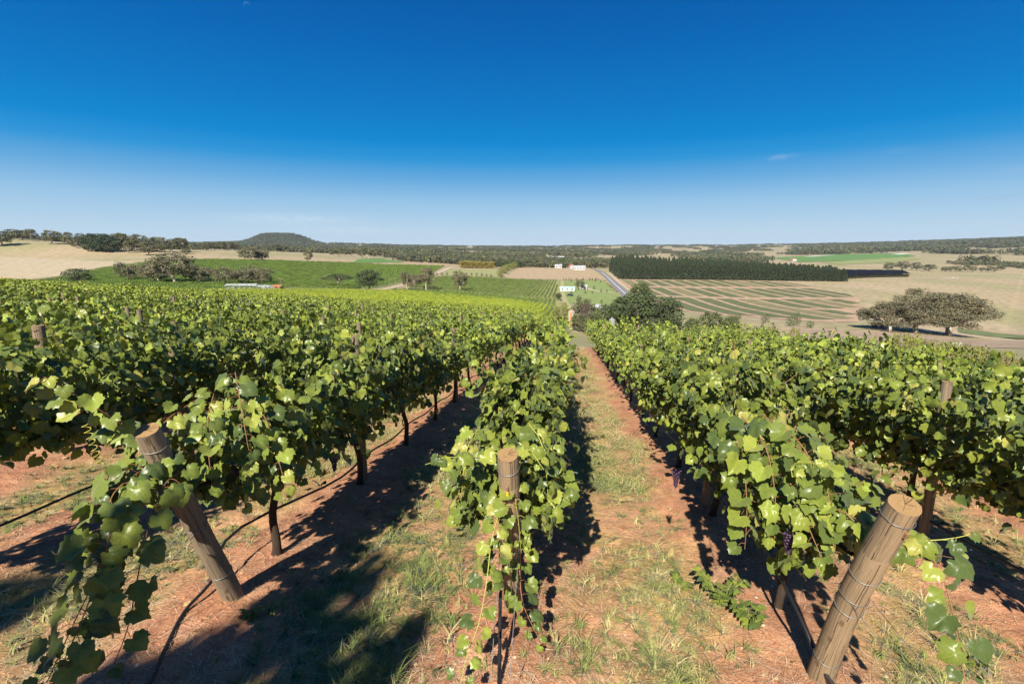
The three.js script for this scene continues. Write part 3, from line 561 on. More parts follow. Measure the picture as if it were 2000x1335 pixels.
shootOn('1:0', [[1.6, 0.95, -2.75], [1.62, 0.8, -2.6], [1.66, 0.65, -2.5]], 0.045, 0.1, caneMat);
shootOn('1:0', [[1.62, 1.0, -2.9], [1.66, 1.12, -2.62], [1.7, 1.1, -2.45]], 0.045, 0.08, greenCane, { yellow: 0.5 });
for (const [x, y, z, dx] of [[1.58, 1.25, -3.1, 0.1], [1.5, 1.2, -3.2, 0.02], [1.66, 1.15, -3.05, 0.08], [1.45, 1.1, -3.3, -0.02]]) shootOn('1:0', [[x, y, z], [x + dx, y - 0.1, z + 0.3], [x + dx * 1.6, y - 0.38, z + 0.44], [x + dx * 1.7, y - 0.62, z + 0.46]], 0.05, 0.115, caneMat, { yellow: 0.15 });
for (const [x, y, z, dx] of [[-2.0, 1.4, -3.6, 0.18], [-2.05, 1.3, -3.4, 0.12], [-1.95, 1.2, -3.7, 0.25], [-2.2, 1.25, -3.5, -0.1]]) shootOn('-1:0', [[x, y, z], [x + dx, y - 0.12, z + 0.3], [x + dx * 1.5, y - 0.4, z + 0.42], [x + dx * 1.6, y - 0.6, z + 0.42]], 0.055, 0.105, caneMat, { yellow: 0.2 });
for (const [x, y, z, dx] of [[-0.25, 1.0, -3.5, -0.06], [0.12, 1.05, -3.5, 0.08], [-0.3, 0.9, -3.6, -0.05], [0.2, 0.9, -3.7, 0.1]]) shootOn('0:0', [[x, y, z], [x + dx, y - 0.08, z + 0.18], [x + dx * 1.5, y - 0.35, z + 0.26], [x + dx * 1.6, y - 0.55, z + 0.28]], 0.05, 0.09, greenCane, { yellow: 0.25 });
{ // curling tendril by the end post and a few grape bunches
  const vine = vineObj.get('-1:0'), pts = []; for (let k = 0; k < 60; k++) { const t = k / 59; pts.push(vine.worldToLocal(V(-2.27 + 0.05 * t + 0.016 * Math.cos(k * 0.75) * (1 - 0.4 * t), 1.36 - 0.24 * t, -2.6 + 0.02 * Math.sin(k * 0.75)))); }
  const g = new Geo(); limb(g, pts, pts.map(() => 0.0022), 4); part('tendril', g.build(), std(RGB(0.5, 0.45, 0.08), 0.6), vine);
  const grape = std(RGB(0.045, 0.02, 0.05), 0.45), ball = new THREE.SphereGeometry(0.0085, 7, 6);
  const bunch = (key, p) => { const v = vineObj.get(key); v.updateMatrixWorld(); const b = new Geo(); for (let k = 0; k < 46; k++) { const t = k / 46, a = k * 2.4, r = 0.034 * (1 - t * 0.8) * Math.sqrt(rr(0.5, 1)); b.add(ball, new THREE.Matrix4().makeTranslation(r * Math.cos(a), -0.13 * t, r * Math.sin(a))); } const m = part('grape_bunch', b.build(), grape, v); m.position.copy(v.worldToLocal(V(...p))); };
  bunch('-1:0', [-1.86, 0.86, -3.25]); bunch('-1:0', [-1.8, 0.74, -3.6]); bunch('-1:1', [-1.55, 0.5, -4.2]); bunch('-1:1', [-1.62, 0.45, -4.9]); bunch('1:0', [1.55, 0.72, -2.62]); bunch('1:1', [1.3, 0.55, -3.8]);
}

// ---------------------------------------------------------------- grass, straw, weeds, stones on the vineyard floor
function tuft(blades, h, spread, seg = 3) {
  const g = new Geo();
  for (let k = 0; k < blades; k++) {
    const a = rnd() * 6.283, r = spread * Math.sqrt(rnd()) * 0.4, L = h * rr(0.5, 1.15), w = rr(0.0028, 0.0058), lean = rr(0.6, 1.95), o = g.count, bx = r * Math.cos(a * 1.7), bz = r * Math.sin(a * 1.7), t0 = rr(0.75, 1.2), ca = Math.cos(a), sa = Math.sin(a);
    for (let s = 0; s <= seg; s++) { const t = s / seg, out = L * lean * t * t * 0.8, y = L * t * (1 - 0.4 * lean * t), hw = w * (1 - t * 0.92); for (const q of [-1, 1]) { g.p.push(bx + ca * out - sa * hw * q, y, bz + sa * out + ca * hw * q); g.n.push(-ca * 0.5, 0.8, -sa * 0.5); g.u.push(0, t); g.c.push(t0, t0, t0); } }
    for (let s = 0; s < seg; s++) { const i = o + s * 2; g.i.push(i, i + 1, i + 2, i + 1, i + 3, i + 2); }
  }
  return g.build();
}
const grassMat = new THREE.MeshPhysicalMaterial({ color: 0xffffff, vertexColors: true, roughness: 0.9, transmission: 0.3, thickness: 0, side: THREE.DoubleSide });
function scatter(name, label, category, geos, mat, spots) {
  geos.forEach((geo, n) => {
    const mine = spots.filter((_, i) => i % geos.length === n), im = shadows(new THREE.InstancedMesh(geo, mat, mine.length)), e = new THREE.Euler(), q = new THREE.Quaternion(), col = new THREE.Color();
    mine.forEach((s, i) => { e.set(s.rx ?? 0, s.ry ?? 0, s.rz ?? 0, 'YXZ'); im.setMatrixAt(i, _m.compose(V(s.x, s.y, s.z), q.setFromEuler(e), V(s.s, s.sy ?? s.s, s.s))); im.setColorAt(i, col.setRGB(...s.c)); });
    top(im, name); tag(im, label[n] ?? label, category, null, 'stuff');
  });
}
{
  const lush = [[0.2, 0.25, 0.06], [0.26, 0.3, 0.08], [0.16, 0.21, 0.05]], dry = [[0.5, 0.44, 0.18], [0.56, 0.48, 0.23], [0.42, 0.4, 0.14], [0.34, 0.36, 0.1]], spots = [], low = [];
  const lushness = (s, c) => {                      // where the photograph shows grass: the alley centres, thickest uphill of the central row
    const o = rowOffset(...rc(s, c)), m = 1 - smooth(Math.abs(Math.abs(o) - 1.0), 0.3, 0.75);
    let f = m * (0.12 + 0.9 * smooth(fbm(s * 1.5, c * 1.9, 21), -0.08, 0.28));
    if (c > -2.0 && c < -0.45 && s > 1.5 && s < 4.7) f += 0.55 * smooth(fbm(s * 1.3, c * 1.5, 4), -0.2, 0.15) * Math.exp(-(((c + 1.25) / 0.5) ** 2));
    if (c > -7 && c < -4.6 && s > 3) f += 0.5 * Math.exp(-(((c + 5.4) / 0.5) ** 2));
    if (c > -0.3 && c < 0.75) f += 0.22 * smooth(fbm(s * 1.7, c * 2.2, 9), -0.1, 0.2);
    return f;
  };
  for (let k = 0; k < 120000 && spots.length < 7000; k++) {
    const d = 1.6 + 18 * rnd() * rnd(), x = d * rr(-1.15, 1.15), [s, c] = toRow(x, d); if (rnd() > lushness(s, c)) continue;
    const green = (c > -2.2 && c < -0.6 && s < 4.6 ? 0.75 : c < -4 ? 0.7 : 0.3), col = rnd() < green ? pick(lush) : pick(dry), kk = rr(0.8, 1.15);
    spots.push({ x, y: floorY(x, d) - 0.004, z: -d, ry: rnd() * 6, s: (rnd() < 0.75 ? rr(0.3, 0.7) : rr(0.6, 1.15)) * (c > -2 && c < -0.5 && s < 4.8 ? 1.1 : 0.95), c: col.map((v) => v * kk) });
  }
  for (let k = 0; k < 40000 && low.length < 7000; k++) { const d = 6 + 46 * rnd() ** 1.5, x = d * rr(-0.5, 0.75), [s, c] = toRow(x, d); if (rnd() < lushness(s, c)) low.push({ x, y: floorY(x, d), z: -d, ry: rnd() * 6, s: rr(0.8, 1.5), sy: rr(0.35, 0.7), c: pick(rnd() < 0.4 ? lush : dry) }); }
  scatter('grass', ['low green and dry grass tufts in the vine alleys', 'taller grass tufts in the vine alleys', 'wispy dry grass blades among the vine alleys'], 'grass', [tuft(26, 0.12, 0.08), tuft(20, 0.16, 0.07), tuft(16, 0.1, 0.12)], grassMat, spots);
  scatter('alley_grass', ['sparse grass far down the vine alleys'], 'grass', [tuft(12, 0.2, 0.3, 2)], grassMat, low);
  // straw lying on the soil
  const strawGeo = (L, bend) => { const g = new Geo(), w = 0.0011; for (let s = 0; s <= 3; s++) { const t = s / 3; for (const q of [-1, 1]) { g.p.push(L * (t - 0.5), 0.004 * Math.sin(t * 3.1), bend * t * t * L + q * w); g.n.push(0, 1, 0); g.u.push(0, 0); } } for (let s = 0; s < 3; s++) g.i.push(s * 2, s * 2 + 1, s * 2 + 2, s * 2 + 1, s * 2 + 3, s * 2 + 2); return g.build(); };
  const straw = [];
  for (let k = 0; k < 48000; k++) {
    const d = 1.5 + 9 * rnd() * rnd(), x = d * rr(-1.15, 1.15), o = Math.abs(rowOffset(x, d)); if (rnd() > 0.35 + 0.65 * smooth(fbm(x * 1.4, d * 1.4, 31), -0.2, 0.2)) continue;
    const t = rnd(), kk = rr(0.7, 1.2), col = t < 0.35 ? [0.7, 0.55, 0.36] : t < 0.7 ? [0.58, 0.38, 0.22] : t < 0.84 ? [0.78, 0.66, 0.48] : [0.34, 0.2, 0.11];
    straw.push({ x, y: floorY(x, d) + rr(0.001, 0.012), z: -d, ry: rnd() * 6.28, rx: rr(-0.15, 0.15), rz: rr(-0.12, 0.12), s: rr(0.3, 0.95), c: col.map((v) => v * kk) });
  }
  scatter('straw', ['short dry straw strewn over the soil', 'long curved straw strewn over the soil'], 'straw', [strawGeo(0.1, 0.12), strawGeo(0.16, -0.25)], std(0xffffff, 0.8), straw);
  // clods and pebbles, fallen leaves
  const clod = new THREE.IcosahedronGeometry(1, 1); { const P = clod.attributes.position; for (let k = 0; k < P.count; k++) { const f = 1 + 0.35 * ns(P.getX(k) * 2, P.getY(k) * 2, P.getZ(k) * 2); P.setXYZ(k, P.getX(k) * f, P.getY(k) * f * 0.6, P.getZ(k) * f); } clod.computeVertexNormals(); }
  const clods = []; for (let k = 0; k < 2600; k++) { const d = 1.6 + 8 * rnd() * rnd(), x = d * rr(-1.1, 1.1); clods.push({ x, y: floorY(x, d), z: -d, ry: rnd() * 6, s: 0.004 + 0.012 * rnd() ** 3, c: rnd() < 0.12 ? [0.6, 0.45, 0.33] : [0.44, 0.24, 0.14].map((v) => v * rr(0.8, 1.2)) }); }
  scatter('soil_clods', ['small clods and pebbles on the red soil'], 'soil', [clod], std(0xffffff, 1), clods);
  const litter = []; for (let k = 0; k < 260; k++) { const d = 2 + 9 * rnd(), x = d * rr(-1.1, 1.1); litter.push({ x, y: floorY(x, d) + 0.012, z: -d, ry: rnd() * 6, rx: -1.57 + rr(-0.3, 0.3), s: rr(0.04, 0.08), c: pick([[0.3, 0.14, 0.06], [0.4, 0.22, 0.1], [0.5, 0.33, 0.16], [0.22, 0.2, 0.06]]) }); }
  scatter('fallen_leaves', ['curled brown vine leaves fallen on the soil'], 'leaves', [HI[2]], std(0xffffff, 0.9, { side: THREE.DoubleSide }), litter);
}
// broad-leaved weeds
function weed(x, d, h, n, label, kind) {
  const g = group('weed', x, floorY(x, d), -d, rnd() * 6), stem = new Geo(), mats = plainLeaf; let tips = [];
  for (let k = 0; k < n; k++) { const a = rnd() * 6.28, L = h * rr(0.5, 1), lean = rr(0.2, 0.9), pts = [V(0, -0.02, 0), V(Math.cos(a) * L * lean * 0.4, L * 0.55, Math.sin(a) * L * lean * 0.4), V(Math.cos(a) * L * lean, L, Math.sin(a) * L * lean)], c = curve(pts, 6); limb(stem, c, c.map((_, i) => 0.0035 - 0.0004 * i), 5); for (let i = 1; i <= 6; i++) tips.push([c[i], a]); }
  part('stem', stem.build(), greenCane, g);
  for (const [p, a] of tips) for (const sd of [-1, 1]) { const m = part('leaf', kind === 'thistle' ? HI[2] : LOW[0], mats[Math.floor(rnd() * 6)], g); frame(V(rr(-0.4, 0.4), 1, rr(-0.4, 0.4)), V(Math.cos(a + sd * 1.1), rr(-0.2, 0.4), Math.sin(a + sd * 1.1))); _m.makeBasis(_x, _y, _z); m.quaternion.setFromRotationMatrix(_m); m.position.copy(p); m.scale.set(kind === 'thistle' ? 0.035 : 0.03, kind === 'thistle' ? 0.065 : 0.075, 0.05); }
  tag(g, label, 'weed', 'weeds on the vineyard floor');
}
weed(-1.79, 3.12, 0.09, 3, 'small green weed beside the foot of the leaning end post');
weed(1.62, 3.55, 0.3, 7, 'tall thistle weed beside the drip pipe and curved end post', 'thistle');
weed(1.72, 3.25, 0.2, 6, 'low thistle weed close to the foot of the curved end post', 'thistle');
weed(1.45, 3.85, 0.16, 5, 'thistle weed farthest down the row by the curved end post', 'thistle');
weed(3.1, 3.0, 0.24, 4, 'thin weed in the alley past the curved end post');

// fallen twigs
[[0.28, 2.95, 0.22, 0.3, 'short bare twig on the soil in front of the central end post'], [0.75, 3.6, 0.35, 1.2, 'bent dry twig in the open alley between the two row ends'], [-0.9, 3.05, 0.3, 2.2, 'dry twig lying in the shaded alley grass'], [2.2, 3.2, 0.28, 0.9, 'pale twig behind the curved end post'], [-2.7, 3.9, 0.4, 0.5, 'long dry prunings beside the leaning end post']].forEach(([x, d, L, a, label]) => {
  const g = new Geo(), pts = [0, 1, 2, 3, 4].map((k) => { const u = (k / 4 - 0.5) * L, px = x + u * Math.cos(a) + 0.02 * Math.sin(k * 2.1), pd = d + u * Math.sin(a) + 0.02 * Math.cos(k * 1.7); return V(px, floorY(px, pd) + 0.008, -pd); }), c = curve(pts, 14);
  limb(g, c, c.map((_, k) => 0.0055 - 0.0025 * (k / 14)), 6); tag(top(shadows(new THREE.Mesh(g.build(), std(RGB(0.4, 0.27, 0.17), 0.9))), 'fallen_twig'), label, 'twig', 'twigs on the vineyard floor');
});

seed = 303;
// ---------------------------------------------------------------- trees
const treeMat = new THREE.MeshPhysicalMaterial({ color: 0xffffff, vertexColors: true, roughness: 1, transmission: 0.22, thickness: 0, side: THREE.DoubleSide });
const woodBark = std(RGB(0.2, 0.16, 0.12), 1), paleBark = std(RGB(0.42, 0.35, 0.28), 0.9);
const TONES = {
  gum: [[0.13, 0.135, 0.062], [0.165, 0.165, 0.075], [0.1, 0.108, 0.05], [0.14, 0.15, 0.062]], dry: [[0.17, 0.155, 0.078], [0.205, 0.18, 0.092], [0.125, 0.122, 0.06], [0.215, 0.185, 0.095]],
  oak: [[0.072, 0.104, 0.025], [0.094, 0.130, 0.030], [0.054, 0.079, 0.022]], pine: [[0.031, 0.049, 0.017], [0.042, 0.062, 0.019], [0.025, 0.040, 0.014]], bush: [[0.101, 0.126, 0.036], [0.130, 0.155, 0.043], [0.079, 0.101, 0.032]],
  lime: [[0.230, 0.245, 0.043], [0.187, 0.209, 0.036], [0.274, 0.281, 0.058]], gold: [[0.396, 0.302, 0.050], [0.324, 0.259, 0.047], [0.245, 0.216, 0.040]], evergreen: [[0.05, 0.082, 0.03], [0.065, 0.1, 0.034], [0.04, 0.068, 0.026]], plum: [[0.108, 0.061, 0.049], [0.137, 0.083, 0.061], [0.079, 0.054, 0.040]], sap: [[0.086, 0.130, 0.040], [0.108, 0.151, 0.047]],
};
function leafFace(g, p, s, c, up = 0.5) {
  const n = V(rr(-1, 1), rr(-0.6, 1) + up, rr(-1, 1)).normalize(), a = V(rr(-1, 1), rr(-1, 1), rr(-1, 1)).cross(n).normalize(), b = n.clone().cross(a), o = g.count, w = s * rr(0.5, 1.1), h = s * rr(0.7, 1.4), k = rr(0.85, 1.2);
  for (const [u, v] of [[-0.5, 0], [0, -0.5], [0.5, 0.05], [0.05, 0.5]]) { g.p.push(p.x + a.x * u * w + b.x * v * h, p.y + a.y * u * w + b.y * v * h, p.z + a.z * u * w + b.z * v * h); g.n.push(n.x, n.y, n.z); g.u.push(u, v); g.c.push(c[0] * k, c[1] * k, c[2] * k); }
  g.i.push(o, o + 1, o + 2, o, o + 2, o + 3);
}
function makeTree(kind, faces, size, ratio = 1) {     // one metre tall and wide; ratio = height over width in use, to keep leaves from stretching
  const crown = new Geo(), trunk = new Geo(), clumps = [], tone = TONES[kind === 'gum' || kind === 'dry' || kind === 'spread' || kind === 'umbrella' ? (kind === 'gum' ? 'gum' : kind === 'umbrella' ? 'oak' : 'dry') : TONES[kind] ? kind : 'oak'];
  const limbTo = (fork, p, r) => { const m = fork.clone().lerp(p, 0.5).add(V(rr(-0.05, 0.05), rr(0, 0.05), rr(-0.05, 0.05))), c = curve([fork, m, p], 6); limb(trunk, c, c.map((_, k) => r * (1 - 0.8 * k / 6)), 5); };
  let fork = V(rr(-0.03, 0.03), 0.3, rr(-0.03, 0.03)), flat = 0.7;
  if (kind === 'gum' || kind === 'dry') {
    fork.y = rr(0.28, 0.4); const n = 32;
    for (let k = 0; k < n; k++) { const a = k * 2.4 + rr(-0.4, 0.4), y = rr(0.27, 0.92), R = 0.42 * Math.sqrt(Math.max(0.08, 1 - ((y - 0.55) / 0.46) ** 2)) * Math.sqrt(rr(0.2, 1)); clumps.push([V(R * Math.cos(a), y, R * Math.sin(a)), rr(0.11, 0.17)]); }
  } else if (kind === 'spread') {
    fork.y = 0.2; for (let k = 0; k < 64; k++) { const a = k * 2.4 + rr(-0.3, 0.3), q = Math.sqrt(rr(0.02, 1)), y = 0.88 - 0.62 * q * q * rr(0.7, 1.1) + rr(-0.08, 0.06); clumps.push([V(0.44 * q * Math.cos(a), Math.max(0.12, y), 0.44 * q * Math.sin(a)), rr(0.09, 0.14)]); }
  } else if (kind === 'umbrella') {
    fork.y = 0.45; flat = 0.4; for (let k = 0; k < 34; k++) { const a = k * 2.4, q = Math.sqrt(rr(0, 1)); clumps.push([V(0.42 * q * Math.cos(a), 0.86 - 0.3 * q * q + rr(-0.03, 0.03), 0.42 * q * Math.sin(a)), rr(0.08, 0.12)]); }
  } else if (kind === 'pine') {
    fork.y = 0.12; for (let k = 0; k < 34; k++) { const y = 0.08 + 0.9 * (k / 34), R = 0.42 * Math.pow(1 - y, 0.7) * rr(0.6, 1.05) + 0.02, a = k * 2.4; clumps.push([V(R * Math.cos(a), y - 0.03 * R, R * Math.sin(a)), 0.05 + 0.12 * (1 - y)]); }
    limb(trunk, [V(0, 0, 0), V(0, 0.5, 0), V(0, 0.98, 0)], [0.025, 0.016, 0.003], 5); flat = 0.6;
  } else {
    const lowEdge = kind === 'oak' ? 0.28 : 0.12; fork.y = kind === 'oak' ? 0.22 : 0.08;
    for (let k = 0; k < 48; k++) { const a = k * 2.4 + rr(-0.3, 0.3), t = k / 47, y = lerp(lowEdge, 0.93, t), R = 0.42 * Math.sqrt(Math.max(0.03, 1 - ((y - 0.48) / 0.5) ** 2)) * (rnd() < 0.3 ? rr(0.2, 0.7) : rr(0.8, 1.05)); clumps.push([V(R * Math.cos(a), y, R * Math.sin(a)), rr(0.11, 0.16)]); }
  }
  if (kind !== 'pine') { const tc = curve([V(0, -0.02, 0), V(rr(-0.02, 0.02), fork.y * 0.5, rr(-0.02, 0.02)), fork], 5), tr = kind === 'sap' ? 0.012 : 0.032; limb(trunk, tc, tc.map((_, k) => tr * (1.25 - 0.08 * k)), 7); for (const [p, r] of clumps) if (rnd() < 0.7) limbTo(fork, p, kind === 'sap' ? 0.007 : 0.016); }
  const per = Math.round(faces / clumps.length);
  for (const [p, r] of clumps) {
    const base = pick(tone), kk = rr(0.85, 1.15);
    for (let k = 0; k < per; k++) { const v = V(rr(-1, 1), rr(-1, 1), rr(-1, 1)); if (v.length() > 1) v.normalize(); v.multiplyScalar(r * Math.pow(rnd(), 0.15)); v.y *= flat; const c = rnd() < 0.25 ? pick(tone) : base; leafFace(crown, p.clone().add(v), size, c.map((q) => q * kk)); }
  }
  return { crown: crown.build(), trunk: trunk.build() };
}
const KIND = {
  gum: [0, 1, 2, 3].map(() => makeTree('gum', 2600, 0.05)), dry: [0, 1, 2].map(() => makeTree('dry', 3000, 0.045)), oak: [0, 1].map(() => makeTree('oak', 4200, 0.045)), bush: [0, 1].map(() => makeTree('bush', 3000, 0.05)),
  pine: [0, 1, 2].map(() => makeTree('pine', 1500, 0.07)), umbrella: [makeTree('umbrella', 2200, 0.035)], sap: [makeTree('sap', 500, 0.08)], lime: [0, 1].map(() => makeTree('lime', 2200, 0.045)), gold: [makeTree('gold', 1200, 0.055)], plum: [makeTree('plum', 1300, 0.045)],
  spread: [0, 1, 2].map(() => makeTree('spread', 16000, 0.022)), bigoak: [makeTree('oak', 16000, 0.026)], evergreen: [makeTree('evergreen', 4200, 0.05), makeTree('evergreen', 4200, 0.05)], headland: [makeTree('gum', 2200, 0.07), makeTree('gum', 2200, 0.07)],
};
function tree(name, kind, x, d, h, w, label, category, grp, n = 0) {
  const K = KIND[kind][n % KIND[kind].length], g = group(name, x, land(x, d) - 0.05, -d, rr(0, 6.28));
  part('trunk', K.trunk, kind === 'gum' || kind === 'spread' || kind === 'dry' ? paleBark : woodBark, g); part('crown', K.crown, treeMat, g);
  g.scale.set(w, h, w); return tag(g, label, category ?? 'tree', grp);
}
const treeRow = (name, kind, list, label, grp, category) => list.forEach(([x, d, h, w], n) => tree(name, kind, x, d, h, w, label(ORD[n], n), category, grp, n));
treeRow('gum_tree', 'gum', [[-572.1, 583.9, 17, 27], [-616.3, 646.5, 12.7, 20.3], [-606.7, 646.4, 12.0, 24.1], [-590, 640, 14, 15], [-540.6, 612.2, 16.2, 22.8], [-527.8, 614.0, 12.1, 12.1], [-520.1, 610.5, 15.0, 12.0], [-504.4, 596.6, 11.1, 11.7], [-490.3, 585.1, 10.9, 11.5], [-514.7, 623.6, 14.1, 13.5], [-425.3, 566.0, 20.1, 16.7], [-408.9, 553.3, 13.1, 10.9], [-417.1, 574.1, 18.1, 17.0], [-403.8, 565.5, 19.5, 20.1], [-374.2, 534.5, 13.7, 21.1], [-391.0, 571.1, 16.3, 16.9], [-368.8, 551.9, 18.0, 16.3], [-375.7, 573.5, 15.3, 15.8], [-389.2, 608.1, 15.6, 18.0], [-375, 590, 15.5, 17.6], [-352.3, 562.0, 6.1, 10.0], [-455, 590, 17, 16], [-470, 600, 16, 15], [-438, 585, 18, 15]],
  (o) => `${o} gum tree from the edge in the ridge line on the bare hill`, 'gum trees on the bare hill');
treeRow('dark_pine', 'evergreen', [[-454.7, 565.2, 18.9, 25], [-434.1, 559.4, 18.2, 24], [-446, 563, 16, 20]], (o) => `${o} dark evergreen among the gums on the bare hill`, 'dark evergreens on the bare hill');
treeRow('gum_tree', 'gum', [[-404.7, 682.8, 11.4, 9.4], [-438.1, 745, 11.9, 19.4], [-429, 750, 11.4, 16.5], [-419.6, 752, 12.3, 16.5], [-411.5, 755, 13.2, 19.6], [-404.3, 760, 12.6, 13.7], [-377.6, 800, 10.4, 14.4], [-359.4, 790, 11.3, 17.4], [-354.4, 800, 11.2, 19.2]], (o) => `${o} gum on the far crest in front of the wooded mountain`, 'gums on the far crest');
treeRow('gum_tree', 'dry', [[-246, 477.2, 11.3, 12.3], [-231.7, 459.8, 12.7, 15.4], [-227.5, 465.2, 9.2, 9.2], [-225.3, 468.2, 12, 14.8], [-199.3, 508, 11, 10]], (o) => `${o} gum standing at the top edge of the dark green vineyard`, 'gums at the top of the dark vineyard');
treeRow('gum_tree', 'gum', [[-253.4, 734, 11.6, 13], [-256.7, 769.9, 12.1, 13.7], [-264, 818.6, 12.9, 14.5], [-271.2, 872.8, 12.9, 15.5], [-231, 798.9, 15, 15.8], [-220.8, 799.1, 16.6, 17.4], [-219.6, 839.7, 15.7, 16.6], [-225.9, 908.6, 14.3, 16.1], [-218.6, 942.6, 12.1, 16.7]], (o) => `${o} tall gum in the line behind the tan strip`, 'gums behind the tan strip');
tree('round_bush', 'bush', -241.4, 285.9, 8.4, 14.2, 'dark round bush where the pale stubble meets the vineyard crest', 'bush');
treeRow('gum_tree', 'dry', [[-210.9, 282.6, 11.6, 13.5], [-168.4, 256.2, 15.4, 22], [-180, 262, 12.5, 15], [-158, 260, 10.5, 16], [-184.1, 264.1, 10.5, 14.7], [-139.4, 249.9, 9, 12.9], [-129.5, 250.9, 10, 15], [-122, 251, 8.6, 12]], (o) => `${o} spreading grey gum behind the vineyard crest by the tin roofs`, 'gums behind the vineyard crest');
tree('umbrella_tree', 'umbrella', -88.1, 259.7, 8.2, 17, 'flat topped umbrella tree beyond the vineyard crest', 'tree');
tree('oak_tree', 'oak', -70.9, 254.6, 10.2, 14.5, 'dense dark round tree next to the umbrella tree', 'tree');
treeRow('gum_tree', 'dry', [[-61, 298.1, 11.3, 8.9], [-57.1, 298.2, 9.2, 6.5], [-51.3, 306.1, 13.7, 12.8], [-32.1, 315.7, 13.9, 10.7]], (o) => `${o} pale trunked gum between the two lower vine blocks`, 'gums between the lower vine blocks');
treeRow('small_tree', 'sap', [[-68.1, 466.5, 2.8, 2.3], [-65.5, 481.7, 2.9, 2.4], [-61.7, 489.6, 2.9, 2.4], [-45.3, 512.7, 3.1, 2.5], [-40.9, 521.3, 3.1, 2.6], [-36, 525.4, 3.4, 2.6], [-31, 529.3, 3.2, 3.2], [-26.2, 527.6, 3.1, 3.1], [-21.4, 525.7, 3.1, 3.1]], (o) => `${o} small round tree in the row below the golden hedge lawn`, 'small trees below the golden hedge');
treeRow('lime_tree', 'lime', [[-11.8, 540.3, 9.1, 9.1], [-9.1, 611.7, 9.7, 10.3], [-5.3, 669.7, 9.3, 11.3], [-0.7, 711.3, 9.2, 12.7], [2.9, 739.8, 9.5, 11.7]], (o) => `${o} yellow green tree in the avenue beside the tan field`, 'avenue beside the tan field');
treeRow('oak_tree', 'oak', [[-21.4, 718.5, 9.5, 11.4], [-14, 724, 9.5, 12], [-8, 742, 10, 12], [8, 765, 10, 12], [16, 770, 9, 11]], (o) => `${o} dark green tree behind the avenue and golden hedge`, 'dark trees behind the avenue');
treeRow('garden_tree', 'gum', [[51.6, 388.9, 8.4, 8.4]], () => 'grey gum beside the pale green shed', 'garden trees');
tree('round_bush', 'oak', 26.5, 290.3, 4.2, 4.2, 'dark bush at the corner of the house lawn', 'bush');
treeRow('sapling', 'sap', [[63.4, 397.2, 3, 2], [63.5, 365.3, 2.6, 1.5], [67.7, 366.1, 2.6, 1.5], [38.6, 296.4, 2.8, 2], [47.3, 269.9, 2.2, 1.6], [52.3, 520.4, 2.1, 1.6], [54.9, 520.9, 2.3, 1.6], [58.1, 521.5, 2.6, 2.1], [57.3, 496.3, 3, 2], [65.5, 522.9, 2.6, 2.6], [72.5, 524.1, 2.6, 2.1], [78.8, 521, 2.9, 2.1], [82.1, 525.8, 2.6, 2.1], [85.8, 526.4, 2.9, 2.6], [88.5, 526.8, 1.8, 1.6], [81.3, 501.1, 2.2, 2], [84.4, 489.9, 2.2, 2], [40.6, 350.6, 2.1, 2.1], [50.4, 352.5, 2.1, 2.1], [55.4, 353.4, 2.1, 1.8]], (o) => `${o} sapling planted on the green house lawn`, 'saplings on the house lawn', 'tree');
treeRow('roadside_shrub', 'lime', [[91, 503.1, 1.5, 2.5], [87, 472, 1.4, 2.4], [84.4, 450.6, 1.3, 2.2], [82.3, 430.8, 1.7, 2.6], [80.3, 412.5, 1.6, 2.5], [77.6, 389.9, 1.6, 2.3], [75, 367.9, 1.5, 2.2]], (o) => `${o} low shrub on the lawn edge along the sealed road`, 'shrubs along the sealed road', 'shrub');
tree('plum_tree', 'plum', 20, 138, 7.1, 4.8, 'purple leaved tree behind the rusty concrete tank', 'tree');
tree('garden_tree', 'gum', 21.1, 150, 8.2, 7.2, 'olive tree rising behind the purple leaved tree', 'tree', null, 1);
tree('round_bush', 'lime', 13, 134, 5.4, 6.4, 'yellow green round bush beside the rusty concrete tank', 'bush');
tree('garden_tree', 'lime', 17, 165, 6, 2.8, 'slim yellow green tree at the lawn corner', 'tree');
treeRow('garden_tree', 'bush', [[24.2, 130, 7.9, 7], [19.8, 122, 6.1, 5.2], [24.4, 118, 7.9, 5.8], [16.6, 127, 4.4, 4.4]], (o) => `${o} leafy tree between the purple tree and the big dark oak`, 'leafy trees around the farm garden');
tree('big_oak', 'bigoak', 30.9, 118, 12.6, 19.5, 'huge dark green oak standing just past the vine rows', 'tree');
tree('conical_tree', 'oak', 37.8, 150, 12.6, 8, 'narrow dark tree top rising behind the huge oak', 'tree', null, 1);
tree('oak_tree', 'oak', 26.5, 122, 8.5, 8, 'dark tree on the garden side of the huge oak', 'tree', null, 1);
treeRow('round_bush', 'bush', [[44.2, 112, 6.3, 6.3], [38.7, 108, 5.8, 4.4], [45.6, 106, 4.6, 4.2], [47.5, 109, 4.8, 3.8]], (o) => `${o} dark bush downhill of the huge oak`, 'bushes downhill of the huge oak', 'bush');
treeRow('small_tree', 'sap', [[77.1, 173, 2.3, 2.3], [79.1, 158.3, 2.9, 2.9], [80.6, 146.6, 3.3, 2.7], [85.5, 152.1, 4.1, 2.5], [85.1, 144.4, 2.2, 2.3]], (o) => `${o} lone small tree on the track below the crop strips`, 'small trees below the crop strips');
treeRow('spreading_gum', 'spread', [[117.8, 158.3, 10, 19], [128.5, 160.6, 14.6, 22], [141.2, 163.4, 14.4, 27]], (o) => `${o} of three huge spreading gums over the orange tractor`, 'huge spreading gums');
